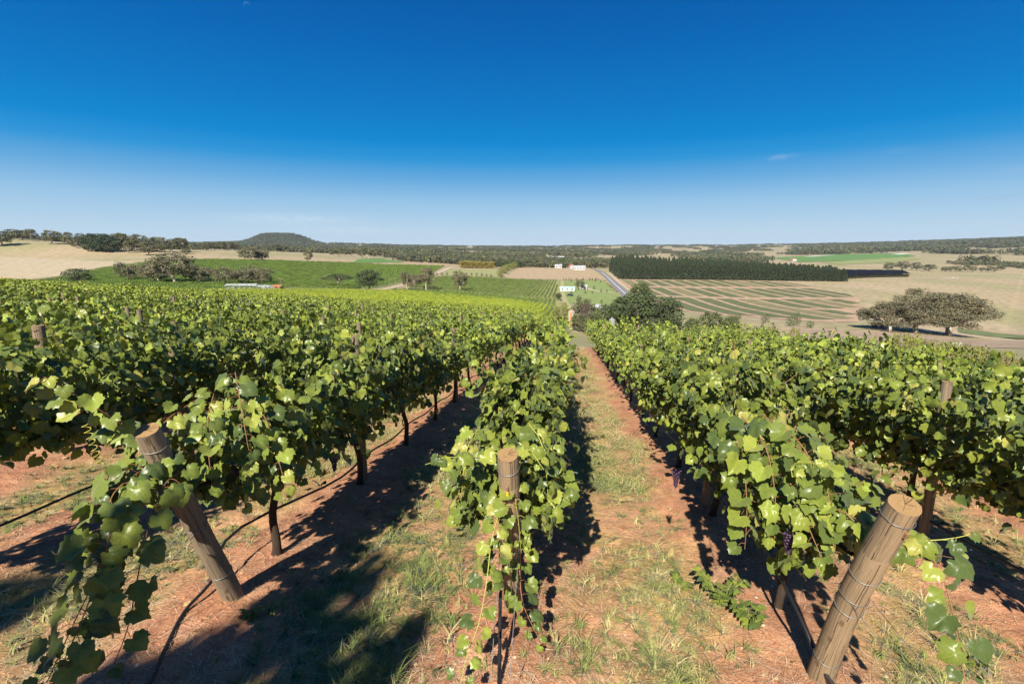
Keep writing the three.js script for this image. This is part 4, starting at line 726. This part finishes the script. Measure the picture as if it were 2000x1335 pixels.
treeRow('gum_tree', 'gum', [[579.5, 795.3, 14.2, 15.8], [612.5, 810.9, 15.3, 24.1], [664.3, 848.4, 13.5, 18.5], [662.7, 820, 11.4, 21.1], [684.3, 816.6, 8.9, 11.3], [700.8, 823.6, 9.8, 11.4], [718.4, 830.8, 9.9, 13.2], [738.5, 838.6, 11.6, 11.6], [753.6, 844.3, 10, 11.7], [775.9, 852.3, 8.5, 10.1], [791.9, 857.6, 10.2, 10.2], [806.5, 862.4, 8.6, 10.3], [872.7, 921, 11, 14.6]], (o) => `${o} tree along the far paddock edge past the black netting`, 'trees along the far paddock edge');
{ // wispy shrubs just beyond the last downhill row
  [[1500, 643], [1515, 640], [1560, 642], [1672, 657], [1690, 662], [1755, 655], [1775, 651], [1800, 654], [1822, 667], [1845, 667], [1870, 664], [1882, 670], [1915, 672], [1935, 678], [1985, 684]].forEach(([px, py], n) => {
    const t = (px - 1000) / 1000, c = 12.2 + 0.9 * (n % 3), s = c * (ROWD + t * ROWX) / (t * ROWD - ROWX), [x, d] = rc(s, c), h = Math.max(1.1, EYE - d * (py - 495) / 985 - land(x, d));
    tree('wispy_shrub', 'lime', x, d, h, h * 0.5, `${ORD[n]} wispy yellow green shrub beyond the last downhill vine row`, 'shrub', 'wispy shrubs beyond the last row', n);
  });
}
seed = 77;
// the trees behind the photographer whose shade falls over the leaning end post
tree('gum_tree', 'headland', -6.9, -6.4, 7.0, 2.2, 'gum behind the headland shading the post with the hanging shoot', 'tree', 'shade trees behind the headland');
tree('gum_tree', 'headland', -3.8, -5.3, 6.9, 2.1, 'taller gum behind the headland shading the alley grass', 'tree', 'shade trees behind the headland', 1);

// ---------------------------------------------------------------- fields, tracks and the road, draped on the land
function drape(name, poly, mat, h, label, category = 'field', row = true, cell = 14, uv = 38) {
  const P = poly.map(([a, b]) => (row ? rc(a, b) : [a, b])), tris = THREE.ShapeUtils.triangulateShape(P.map(([x, y]) => new THREE.Vector2(x, y)), []);
  let T = tris.map((t) => t.map((i) => P[i])), longest = (t) => Math.max(...[0, 1, 2].map((i) => Math.hypot(t[i][0] - t[(i + 1) % 3][0], t[i][1] - t[(i + 1) % 3][1]))), m = Math.max(...T.map(longest));
  const mid = (a, b) => [(a[0] + b[0]) / 2, (a[1] + b[1]) / 2];
  for (; m > cell && T.length < 9000; m /= 2) T = T.flatMap(([a, b, c]) => { const p = mid(a, b), q = mid(b, c), r = mid(c, a); return [[a, p, r], [p, b, q], [r, q, c], [p, q, r]]; });
  const g = new THREE.BufferGeometry(), pos = [], uvs = [];
  for (let [a, b, c] of T) { if ((b[0] - a[0]) * (c[1] - a[1]) - (b[1] - a[1]) * (c[0] - a[0]) < 0) [b, c] = [c, b]; for (const [x, d] of [a, b, c]) { pos.push(x, land(x, d) + 0.2 * h + 0.0003 * d, -d); uvs.push(x / uv, d / uv); } }
  g.setAttribute('position', new THREE.Float32BufferAttribute(pos, 3)); g.setAttribute('uv', new THREE.Float32BufferAttribute(uvs, 2)); g.computeVertexNormals();
  return tag(top(shadows(new THREE.Mesh(g, mat)), name), label, category, null, 'structure');
}
function ribbon(name, pts, w, mat, h, label, category, row = true) {
  const P = new THREE.CatmullRomCurve3(pts.map(([a, b]) => { const [x, d] = row ? rc(a, b) : [a, b]; return V(x, 0, -d); })).getSpacedPoints(90), g = new THREE.BufferGeometry(), pos = [], uvs = [], idx = [];
  P.forEach((p, k) => { const t = P[Math.min(k + 1, 90)].clone().sub(P[Math.max(k - 1, 0)]).normalize(), ww = Array.isArray(w) ? lerp(w[0], w[1], k / 90) : w; for (const q of [-1, 0, 1]) { const x = p.x - t.z * q * ww / 2, z = p.z + t.x * q * ww / 2; pos.push(x, land(x, -z) + 0.2 * h - 0.0003 * z, z); uvs.push(x / 8, -z / 8); } if (k) { const i = k * 3; for (const q of [0, 1]) idx.push(i - 3 + q, i - 2 + q, i + q, i - 2 + q, i + 1 + q, i + q); } });
  g.setAttribute('position', new THREE.Float32BufferAttribute(pos, 3)); g.setAttribute('uv', new THREE.Float32BufferAttribute(uvs, 2)); g.setIndex(idx); g.computeVertexNormals();
  return tag(top(shadows(new THREE.Mesh(g, mat)), name), label, category, null, 'structure');
}
const field = (r, g, b) => std(RGB(r, g, b), 1, { map: grassMap });
const stubble = field(0.48, 0.4, 0.285), tanField = field(0.47, 0.355, 0.225), lawn = field(0.26, 0.33, 0.1), lawnPale = field(0.36, 0.36, 0.15), vineFloor = field(0.36, 0.35, 0.15), pinkSoil = field(0.5, 0.345, 0.24), cropGreen = field(0.13, 0.155, 0.055), trackMat = field(0.6, 0.5, 0.37), brownField = field(0.42, 0.31, 0.215), brightGreen = field(0.13, 0.26, 0.05);
drape('stubble_field', [[316, -388], [330, -470], [470, -640], [461, -527], [433, -449], [398, -370], [397, -328], [357, -329], [348, -347], [322, -347], [312, -360]], stubble, 0.2, 'pale stubble on the lower flank of the bare hill');
drape('vineyard_floor', [[60, -6], [238, -5], [250, -90], [200, -150], [60, -110]], vineFloor, 0.12, 'grass floor below the lower main vine rows', 'soil');
drape('tan_strip', [[469, -200], [541, -225], [639, -225], [822, -174], [701, -148], [667, -160], [560, -197]], tanField, 0.25, 'tan strip behind the dark green vineyard');
drape('green_slope', [[553, -238], [675, -280], [790, -294], [731, -234], [670, -221], [639, -225]], brightGreen, 0.3, 'distant green vineyard patch behind the tan strip');
drape('lawn', [[607, -138], [689, -90], [649, -78], [531, -71], [487, -101], [470, -117]], lawnPale, 0.25, 'pale green lawn in front of the golden hedge', 'lawn');
drape('tan_field', [[752, -72], [737, -5], [725, 38], [594, 40], [543, 38], [520, -11], [523, -63]], tanField, 0.22, 'mown tan field beside the avenue of yellow green trees');
drape('lawn', [[512, -8], [534, 37], [317, 35], [252, 29], [252, 11], [278, -1], [365, -5]], lawn, 0.22, 'green lawn around the pale green shed', 'lawn');
drape('vineyard_floor', [[433, -112], [471, -98], [495, -72], [507, -54], [513, -8], [300, -3], [300, -97], [350, -105]], vineFloor, 0.2, 'grassy floor of the upper far vine block', 'soil');
drape('vineyard_floor', [[251, -89], [289, -75], [297, -47], [293, -3], [242, -3], [204, -30], [204, -53]], vineFloor, 0.2, 'grassy floor of the lower far vine block', 'soil');
drape('vineyard_floor', [[306, -337], [348, -347], [397, -328], [429, -309], [458, -259], [534, -233], [560, -197], [667, -160], [462, -124], [309, -108], [235, -102], [190, -180], [190, -300]], field(0.2, 0.24, 0.08), 0.2, 'green floor of the dark hillside vineyard', 'soil');
drape('crop_field', [[551, 50], [552, 103], [545, 180], [512, 214], [352, 189], [204, 110], [190, 92], [224, 53]], pinkSoil, 0.2, 'pinkish soil of the nursery crop field');
{
  const lo = (c) => (c < 92 ? lerp(232, 200, (c - 53) / 39) : c < 112 ? lerp(200, 206, (c - 92) / 20) : c < 192 ? lerp(206, 350, (c - 112) / 80) : lerp(350, 510, (c - 192) / 25)) + 5;
  const bands = [[180, 268], [279, 338], [352, 436], [455, 539]]; let n = 0;
  for (let c = 56; c < 212; c += 13) for (const [b, [a, e]] of bands.entries()) {
    const s0 = Math.max(a, lo(c + 5)), s1 = e - (b === 3 ? Math.max(0, (c - 150) * 0.4) : 0); if (s1 - s0 < 12) continue; if (b === 1 && c < 110) continue;
    const from = b === 0 && c < 110 ? s0 : s0, to = b === 0 && c < 110 ? 338 : s1;
    drape('crop_strip', [[Math.max(from, a, lo(c)), c], [to, c], [to, c + 9.6], [Math.max(from, a, lo(c + 9.6)), c + 9.6]], n % 5 === 2 ? field(0.24, 0.22, 0.1) : cropGreen, 0.5, `green crop strip ${['nearest the small trees', 'in the lower middle', 'in the upper middle', 'against the pines'][b]}, ${ORD[Math.round((c - 56) / 13)]} from the road`, 'crop', true, 25); n++;
  }
}
drape('green_field', [[870, 1728], [1231, 2013], [1529, 2042], [1309, 1680], [968, 1400], [670, 1210]], brightGreen, 1.0, 'far bright green irrigated field with white covers', 'field', false, 90);
drape('green_field', [[721, 1216], [1205, 1607], [1163, 1473], [915, 1235], [671, 1059]], field(0.3, 0.33, 0.12), 1.0, 'far pale green field on the valley side', 'field', false, 60);
drape('plastic_cover', [[1000, 1780], [1180, 1930], [1200, 1925], [1015, 1765]], std(RGB(0.8, 0.8, 0.8), 0.6), 2, 'long white crop cover in the far green field', 'cover', false, 60);
drape('plastic_cover', [[1380, 1900], [1500, 1990], [1500, 1950], [1390, 1860]], std(RGB(0.8, 0.8, 0.8), 0.6), 2, 'wide white crop cover at the end of the far green field', 'cover', false, 60);
drape('crop_field', [[230, 163], [223, 190], [193, 190], [205, 146]], field(0.16, 0.2, 0.07), 0.25, 'narrow green crop strip beyond the huge gums');
drape('brown_paddock', [[95, 40], [150, 62], [170, 110], [120, 130], [70, 66]], brownField, 0.15, 'bare brown paddock between the vines and the huge gums');
ribbon('dirt_track', [[690, -146], [660, -146], [618, -142], [520, -129], [447, -120], [376, -111], [324, -104], [297, -102], [258, -98]], [5, 3], trackMat, 0.5, 'pale dirt track climbing beside the dark green vineyard', 'track');
ribbon('dirt_track', [[300, -100], [297, -60], [296, -30], [296, -1]], 5, field(0.5, 0.42, 0.22), 0.4, 'grassy track between the two far vine blocks', 'track');
ribbon('dirt_track', [[470, -112], [514, -56], [516, -8]], 2.4, trackMat, 0.55, 'pale strip standing in for the white end posts atop the far vine block', 'track');  // no track: flat ribbon added in place of the white end posts
ribbon('dirt_track', [[516, -4], [400, -3], [296, -1], [250, 1], [180, 0], [80, -1]], [3, 3], field(0.44, 0.4, 0.2), 0.45, 'grassy track running down beside the vine blocks to the lawn', 'track');
ribbon('driveway', [[364, 39], [372, 31], [390, 21], [417, 14], [427, 8]], 3.5, trackMat, 0.45, 'pale curved driveway from the road to the shed', 'track');
ribbon('road', [[760, 38], [740, 41], [669, 45], [595, 46], [480, 44], [337, 40], [222, 34], [180, 33]], 7.5, std(RGB(0.2, 0.19, 0.185), 0.9), 0.5, 'grey sealed road running down the valley', 'road');
ribbon('road_marking', [[669, 45], [595, 46], [480, 44], [337, 40], [222, 34]], 0.5, std(RGB(0.8, 0.8, 0.78), 0.8), 0.54, 'white centre line on the sealed road', 'marking');
ribbon('dirt_track', [[669, 52], [595, 52.5], [480, 50], [337, 47], [230, 42]], 2.4, trackMat, 0.4, 'pale verge between the road and the crop field', 'track');
ribbon('dirt_track', [[545, 56], [548, 100], [541, 180], [510, 219]], 3, trackMat, 0.6, 'pale track at the foot of the pine plantation', 'track');
ribbon('dirt_track', [[560, 290], [640, 390], [660, 440], [690, 480]], [3, 9], trackMat, 0.4, 'pale track beside the black netting', 'track');

// ---------------------------------------------------------------- vine blocks beyond the main slope
{
  const inside = (poly, s, c) => { let f = false; for (let i = 0, j = poly.length - 1; i < poly.length; j = i++) { const [a, b] = poly[i], [p, q] = poly[j]; if ((b > c) !== (q > c) && s < ((p - a) * (c - b)) / (q - b) + a) f = !f; } return f; };
  const seg = (leaves) => foliage(vineLeaves({ half: 3.4, shoots: Math.round(leaves / 5), skirt: 8, fill: leaves, step: 0.28, size: 3.1, top: () => 1.7 }).leaves, LOW);
  const g1 = seg(90), g2 = seg(90);
  const block = (poly, gap, label, tint, geo) => { const b = [1e9, -1e9, 1e9, -1e9]; for (const [s, c] of poly) { b[0] = Math.min(b[0], s); b[1] = Math.max(b[1], s); b[2] = Math.min(b[2], c); b[3] = Math.max(b[3], c); } const spots = []; for (let c = b[2]; c < b[3]; c += gap) for (let s = b[0]; s < b[1]; s += 6.6) if (inside(poly, s, c)) { const [x, d] = rc(s, c), [x2, d2] = rc(s + 1, c); spots.push([x, land(x, d), -d, (land(x2, d2) - land(x, d)) + 0.111, rr(0.85, 1.25), rr(0.8, 1.2)]); } rowsMass('vine_rows', label, spots, geo, farLeafMat, tint); return spots.length; };
  const t = (r, g, b) => (i) => { const k = rr(0.7, 1.25); return [r * k * rr(0.94, 1.06), g * k, b * k]; };
  const n = [block([[306, -337], [348, -347], [397, -328], [429, -309], [458, -259], [534, -233], [560, -197], [667, -160], [462, -126], [309, -110], [235, -104], [195, -170], [195, -300]], 2.3, 'dark green vine rows covering the opposite hillside', t(0.8, 0.95, 0.8), g1),
    block([[433, -110], [471, -96], [495, -72], [507, -54], [511, -9], [303, -5], [303, -95], [350, -103]], 2.5, 'green vine rows of the upper far block', t(0.78, 0.9, 0.8), g2),
    block([[251, -89], [289, -75], [292, -47], [291, -5], [243, -5], [206, -30], [206, -53]], 2.3, 'green vine rows of the lower far block', t(0.85, 1.0, 0.8), g2)];
}

seed = 404;
// ---------------------------------------------------------------- hedge, pine plantation, woods
{
  const h = new THREE.Group(); h.name = 'hedge'; scene.add(h); tag(h, 'long golden yellow hedge along the back of the pale lawn', 'hedge');
  const g = new Geo(); for (let k = 0; k < 5200; k++) { const t = rnd(), x = lerp(-67.5, -25, t), d = lerp(667, 714, t), y = rnd(), o = rr(-2.6, 2.6); leafFace(g, V(x + o * 0.7, land(x, d) + 0.4 + 9.2 * y * (0.93 + 0.07 * Math.sin(x * 1.9)), -(d - o * 0.7)), 1.1, pick(TONES.gold)); }
  part('foliage', g.build(), treeMat, h, 'stuff');
}
{
  const poly = [[556, 58], [528, 269], [600, 285], [720, 62]], spots = []; let n = 0;
  for (let r = 0; r < 17; r++) for (let q = 0; q <= 52; q++) {
    const u = q / 52, v = r / 17, s = lerp(lerp(556, 529, u), lerp(720, 600, u), v) + rr(-1, 1), c = lerp(lerp(58, 267, u), lerp(60, 285, u), v) + rr(-0.8, 0.8), [x, d] = rc(s, c), h = lerp(20.5, 12, Math.pow(u, 1.3)) * rr(0.84, 1.14) * (r === 0 ? 0.93 : 1);
    if (r < 3) { if (n < 150) { tree('pine_tree', 'pine', x, d, h, rr(6.5, 8), `${ORD[q % 40]} pine ${q >= 40 ? 'past the fortieth ' : ''}from the road in the ${['front', 'second', 'third'][r]} row of the plantation`, 'tree', 'pines of the dark plantation', n); n++; } } else spots.push([x, d, h]);
  }
  const K = KIND.pine, im = shadows(new THREE.InstancedMesh(K[0].crown, treeMat, spots.length)); spots.forEach(([x, d, h], i) => im.setMatrixAt(i, _m.compose(V(x, land(x, d), -d), new THREE.Quaternion().setFromEuler(new THREE.Euler(0, i * 2.4, 0)), V(7, h * (0.9 + 0.2 * ((i * 7919) % 13) / 13), 7))));
  top(im, 'pine_forest'); tag(im, 'dark pines massed behind the front rows of the plantation', 'forest', null, 'stuff');
}
{ // far woods: groves of gums scattered over hills and valley
  const grove = (n, R) => { const g = new Geo(); for (let k = 0; k < n; k++) { const a = k * 2.4, r = R * Math.sqrt(rnd()), cx = r * Math.cos(a), cz = r * Math.sin(a), h = rr(9, 16), w = rr(3.5, 6.5), tone = pick(TONES.gum).map((v) => v * rr(0.75, 1.1)); for (let q = 0; q < 34; q++) { const v = V(rr(-1, 1), rr(-1, 1), rr(-1, 1)); if (v.length() > 1) v.normalize(); leafFace(g, V(cx + v.x * w, h * 0.62 + v.y * h * 0.36, cz + v.z * w), 3.6, tone); } limb(g, [V(cx, -1, cz), V(cx, h * 0.5, cz)], [0.5, 0.3], 3, RGB(0.25, 0.2, 0.16)); } return g.build(); };
  const gr = [grove(9, 26), grove(7, 18), grove(12, 34)], sets = [[], [], []];
  const field = (x, d) => (x > 650 && x < 1540 && d > 1050 && d < 2060 && d < x * 0.75 + 1200 && d > x * 0.6 + 560);
  const put = (x, d, k) => sets[k].push([x, d]);
  for (let i = 0; i < 60000; i++) {
    const d = 700 * Math.pow(8.2, rnd()), t = rr(-1.06, 1.06), x = t * d, n = fbm(x * 0.0042, d * 0.0026, 11), ridge = smooth(d, 2600, 4300); let m = -1;
    if (t > -0.215 && t < 0.2 && d > 780 && d < 1080) m = 0.55;
    else if (t < -0.6 && d < 1000) m = -1;
    else if (d < 900) m = -1;
    else if (t > -0.56 && t < -0.37 && d > 2800) m = 1.5;
    else if (field(x, d)) m = -1;
    else if (t > 0.2 && t < 0.6 && d > 900 && d < 1500) m = 0.0 + n * 2.6;
    else if (t > 0.6 && d > 950 && d < 1900) m = n * 2.8 - 0.02;
    else if (t > 0.6 && d >= 1900) m = n * 2.4 + 0.1 + 0.4 * smooth(d, 2000, 3000);
    else if (t < -0.15 && d > 950) m = n * 2.4 + 0.15;
    else m = n * 2.8 - 0.05 + 0.25 * ridge;
    if (rnd() < m * 0.62 && rnd() < clamp(d / 2400, 0.35, 1)) put(x, d, i % 3);
  }
  const where = ['on the far ridges and valley floor', 'between the far paddocks', 'along the distant hilltops'];
  sets.forEach((S, k) => { const im = shadows(new THREE.InstancedMesh(gr[k], treeMat, S.length)), c = new THREE.Color(); S.forEach(([x, d], i) => { const f = rr(0.75, 1.15), sc = d < 1200 ? 0.72 : x / d > 0.55 && d < 3000 ? 1.35 : 1; im.setMatrixAt(i, _m.compose(V(x, land(x, d) - 0.8, -d), new THREE.Quaternion().setFromEuler(new THREE.Euler(0, i * 2.4, 0)), V(f * sc, f * sc, f * sc))); im.setColorAt(i, c.setRGB(f * 0.85, f * 0.87, f * 0.85)); }); top(im, 'woodland'); tag(im, `grey green gum woodland ${where[k]}`, 'woodland', null, 'stuff'); });
}
{ // single gums in the wooded belt behind the fields
  let n = 0; for (let k = 0; k < 38; k++) { const t = -0.2 + 0.4 * (k / 37) + rr(-0.004, 0.004), d = 770 + 40 * ((k * 7) % 5) / 5 + rr(0, 20), x = t * d; tree('gum_tree', k % 5 === 3 ? 'bush' : 'gum', x, d, rr(10, 15), rr(9, 14), `${ORD[n++]} gum from the uphill end of the belt behind the fields`, 'tree', 'gums in the belt behind the fields', k); }
}

// ---------------------------------------------------------------- buildings and farm things
const white = std(RGB(0.44, 0.44, 0.43), 0.7), darkGlass = std(RGB(0.03, 0.035, 0.04), 0.2), tin = std(RGB(0.42, 0.44, 0.46), 0.55), greenTin = std(RGB(0.42, 0.66, 0.52), 0.5), redTile = std(RGB(0.5, 0.17, 0.09), 0.9), concrete = std(RGB(0.46, 0.42, 0.36), 0.95, { map: grassMap }), rust = std(RGB(0.5, 0.2, 0.05), 0.95);
function roofGeo(w, l, rise, over, th = 0.12) { const s = new THREE.Shape(); s.moveTo(-w / 2 - over, -0.05); s.lineTo(0, rise); s.lineTo(w / 2 + over, -0.05); s.lineTo(w / 2 + over, -0.05 + th); s.lineTo(0, rise + th * 1.2); s.lineTo(-w / 2 - over, -0.05 + th); const g = new THREE.ExtrudeGeometry(s, { depth: l + 2 * over, bevelEnabled: false }); g.translate(0, 0, -l / 2 - over); return g; }
function wallGeo(w, l, h, rise) { const s = new THREE.Shape(); s.moveTo(-w / 2, -0.6); s.lineTo(w / 2, -0.6); s.lineTo(w / 2, h); s.lineTo(0, h + rise - 0.06); s.lineTo(-w / 2, h); const g = new THREE.ExtrudeGeometry(s, { depth: l, bevelEnabled: false }); g.translate(0, 0, -l / 2); return g; }
function house(name, x, d, w, l, h, rise, wall, roof, turn, label, wins = 3) {
  const g = group(name, x, land(x, d) + 0.1, -d, turn); part('wall', wallGeo(w, l, h, rise), wall, g); const r = part('roof', roofGeo(w, l, rise, 0.35), roof, g); r.position.y = h;
  for (let k = 0; k < wins; k++) for (const s of [-1, 1]) { const p = part('window', new THREE.BoxGeometry(0.08, Math.min(1.1, h * 0.4), l / (wins * 2.6)), darkGlass, g); p.position.set(s * (w / 2 + 0.02), h * 0.55, l * ((k + 0.5) / wins - 0.5)); }
  const dr = part('door', new THREE.BoxGeometry(1, Math.min(2.1, h * 0.85), 0.08), darkGlass, g); dr.position.set(w * 0.12, Math.min(2.1, h * 0.85) / 2, l / 2 + 0.02);
  return tag(g, label, 'building');
}
const side = Math.PI / 2;
house('farm_shed', 40.5, 376, 5, 10.5, 2.2, 0.9, std(RGB(0.62, 0.75, 0.66), 0.6), greenTin, side - 0.1, 'long pale green tin shed on the house lawn', 3);
house('house', 55.8, 398, 4, 5, 2.2, 1, white, tin, side - 0.2, 'small white house behind the grey garden gum', 2);
house('farmhouse', 34.5, 202, 3.4, 3.4, 2.2, 1.0, std(RGB(0.3, 0.3, 0.3), 0.8), tin, 0.3, 'pale tin roofed farmhouse tucked behind the garden trees', 2);
house('house', 92, 708, 9, 16, 4, 2, white, tin, side, 'large white house at the end of the tan field', 4);
house('house', 86, 745, 7, 9, 3.5, 2.4, white, redTile, 0.2, 'red roofed house half hidden in the wooded belt', 2);
house('house', 68, 760, 7, 10, 3.5, 2, white, tin, side, 'white house peeping out of the wooded belt', 2);
house('farm_shed', -124, 236, 6, 13, 0.9, 0.7, white, tin, side + 0.1, 'long tin roofed shed showing over the vineyard crest', 4);
house('farm_shed', -113, 235, 5, 8, 0.6, 0.6, white, tin, side + 0.1, 'lower tin roofed shed beside the long crest shed', 2);
house('farm_shed', -107, 235, 4, 3.2, 0.7, 0.7, std(RGB(0.5, 0.3, 0.2), 0.9), redTile, side, 'small red roofed shed at the end of the crest sheds', 1);
[[-30, 1500], [20, 1450], [96, 1250], [115, 1230], [180, 1500], [520, 1250], [545, 1290], [575, 1300], [600, 1260], [640, 1330], [700, 1290]].forEach(([x, d], n) => house('house', x, d, 10, 16, 4.5, 2.6, white, n % 3 === 1 ? redTile : tin, (n % 2) * side, `${ORD[n]} tiny valley house among the distant woods`, 2).userData.group = 'tiny houses in the distant valley');
{ // water tanks
  const tank = (name, x, d, r, h, mat, label) => { const g = group(name, x, land(x, d) - 0.2, -d); const pts = []; for (let k = 0; k <= 12; k++) pts.push(new THREE.Vector2(r * (1 + (name === 'steel_tank' ? 0.012 * (k % 2) : 0)), (h * k) / 12)); part('wall', new THREE.LatheGeometry(pts, 28), mat, g); const lid = part('lid', new THREE.ConeGeometry(r * 1.03, h * 0.1, 28), mat === concrete ? std(RGB(0.4, 0.3, 0.22), 0.95) : mat, g); lid.position.y = h + h * 0.05; return [g, tag(g, label, 'tank')]; };
  const [t] = tank('concrete_tank', 15.2, 130, 0.95, 4.7, concrete, 'round concrete water tank with a rust streak beyond the vines');
  const s = new THREE.CylinderGeometry(0.957, 0.957, 3.6, 8, 1, true, -0.22, 0.42), m = part('rust_streak', s, rust, t); m.position.y = 2.6; m.rotation.y = -0.25;
  tank('steel_tank', 22.1, 112, 0.75, 5.9, std(RGB(0.26, 0.26, 0.26), 0.6), 'corrugated steel water tank among the garden trees');
}
{ // orange tractor under the gums
  const x = 124, d = 172, g = group('tractor', x, land(x, d), -d, 1.2), or = std(RGB(0.75, 0.11, 0.03), 0.5), bk = std(RGB(0.02, 0.02, 0.02), 0.9);
  const hood = part('hood', new THREE.BoxGeometry(1.0, 0.8, 1.7), or, g); hood.position.set(0, 1.15, 0.9); const cab = part('cab', new THREE.BoxGeometry(1.3, 1.0, 1.2), darkGlass, g); cab.position.set(0, 1.6, -0.6); const rf = part('cab_roof', new THREE.BoxGeometry(1.6, 0.18, 1.5), or, g); rf.position.set(0, 2.4, -0.6);
  for (const [wx, wz, r] of [[-0.85, -0.8, 0.75], [0.85, -0.8, 0.75], [-0.7, 1.3, 0.45], [0.7, 1.3, 0.45]]) { const w = part('wheel', new THREE.TorusGeometry(r * 0.75, r * 0.27, 8, 20), bk, g); w.rotation.y = side; w.position.set(wx, r, wz); const rim = part('rim', new THREE.CylinderGeometry(r * 0.55, r * 0.55, 0.2, 16), or, w); rim.rotation.x = side; }
  tag(g, 'orange tractor parked under the huge spreading gums', 'tractor');
}
{ // dark netting over the orchard past the pines
  const g = new THREE.Group(); g.name = 'orchard_netting'; scene.add(g); tag(g, 'black netting stretched over an orchard past the pines', 'netting');
  const P = [[349, 536], [479, 619], [560, 740], [430, 690]], net = new THREE.MeshPhysicalMaterial({ color: RGB(0.012, 0.013, 0.018), roughness: 1, specularIntensity: 0.1 }), pos = [], N = 14;
  const at = (u, v) => { const x = lerp(lerp(P[0][0], P[1][0], u), lerp(P[3][0], P[2][0], u), v), d = lerp(lerp(P[0][1], P[1][1], u), lerp(P[3][1], P[2][1], u), v); return [x, land(x, d) + 4.2 + 0.25 * Math.sin(u * 60), -d]; };
  for (let i = 0; i < N; i++) for (let j = 0; j < N; j++) { const a = at(i / N, j / N), b = at((i + 1) / N, j / N), c = at((i + 1) / N, (j + 1) / N), e = at(i / N, (j + 1) / N); pos.push(...a, ...b, ...c, ...a, ...c, ...e); }
  const tg = new THREE.BufferGeometry(); tg.setAttribute('position', new THREE.Float32BufferAttribute(pos, 3)); tg.computeVertexNormals(); part('net_top', tg, net, g);
  for (let k = 0; k <= 24; k++) { const a = at(k / 24, 0), po = part('pole', new THREE.CylinderGeometry(0.1, 0.1, 4.4, 6), greyPost, g); po.position.set(a[0], a[1] - 2.1, a[2] + 0.3); }
  for (let k = 0; k < 26; k++) { const u = (k + 0.5) / 26, x = lerp(P[0][0], P[1][0], u), d = lerp(P[0][1], P[1][1], u) + 4; tree('orchard_tree', 'oak', x, d, 3.4, 5.4, `${ORD[k]} orchard tree from the pines under the black netting edge`, 'tree', 'orchard trees under the netting', k); }
}
// power poles, troughs, small things
function pole(x, d, h, label) { const g = group('power_pole', x, land(x, d), -d, 0.4); part('pole', new THREE.CylinderGeometry(0.13, 0.18, h, 8).translate(0, h / 2, 0), greyPost, g); const a = part('crossarm', new THREE.BoxGeometry(2.2, 0.16, 0.14), greyPost, g); a.position.y = h - 0.4; for (const q of [-0.9, 0, 0.9]) { const i = part('insulator', new THREE.CylinderGeometry(0.06, 0.08, 0.2, 6), white, g); i.position.set(q, h - 0.22, 0); } tag(g, label, 'pole', 'timber power poles'); }
pole(-93.5, 258, 6.2, 'timber power pole just before the umbrella tree'); pole(-109.8, 244, 4.2, 'short power pole beside the red roofed crest shed'); pole(-73, 307, 5, 'power pole beside the dirt track'); pole(-72, 319, 5.4, 'second power pole farther up the dirt track');
const trough = (x, d, l, turn, label) => { const g = group('water_trough', x, land(x, d), -d, turn); const b = part('basin', new THREE.BoxGeometry(l, 0.6, 0.9), white, g); b.position.y = 0.3; for (const q of [-1, 1]) { const f = part('foot', new THREE.BoxGeometry(0.2, 0.3, 0.95), white, g); f.position.set(q * l * 0.42, -0.05, 0); } tag(g, label, 'trough'); };
trough(557, 650, 3, 0.2, 'white tank box out in the open tan paddock'); trough(562, 650, 3, 0.2, 'second white tank box beside the first in the paddock'); trough(72.5, 83, 2.6, 0.1, 'long white water trough on the brown paddock');
{ const g = group('parked_car', 37, land(37, 326), -326, 1.3), b = std(RGB(0.02, 0.025, 0.035), 0.3); const lo = part('body', new THREE.BoxGeometry(1.8, 0.7, 4.2), b, g); lo.position.y = 0.7; const up = part('cabin', new THREE.BoxGeometry(1.6, 0.6, 2.2), darkGlass, g); up.position.y = 1.3; for (const [q, z] of [[-0.8, 1.3], [0.8, 1.3], [-0.8, -1.3], [0.8, -1.3]]) { const w = part('wheel', new THREE.TorusGeometry(0.24, 0.1, 6, 14), b, g); w.rotation.y = side; w.position.set(q, 0.34, z); } tag(g, 'dark car parked on the lawn below the pale green shed', 'car'); }
{ // thin daytime crescent moon: lit part alone as shape, sky glow painted into colour
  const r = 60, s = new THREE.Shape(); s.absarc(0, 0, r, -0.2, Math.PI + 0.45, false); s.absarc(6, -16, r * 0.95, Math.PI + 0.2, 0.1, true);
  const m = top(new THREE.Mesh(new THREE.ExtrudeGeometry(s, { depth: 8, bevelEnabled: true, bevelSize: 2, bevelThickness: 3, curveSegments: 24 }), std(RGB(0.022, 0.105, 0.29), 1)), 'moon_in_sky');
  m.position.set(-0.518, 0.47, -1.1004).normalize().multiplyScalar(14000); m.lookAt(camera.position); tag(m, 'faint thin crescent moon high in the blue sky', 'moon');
}
scene.fog = new THREE.FogExp2(0xa8c8f0, 0.000034);

renderer.render(scene, camera);
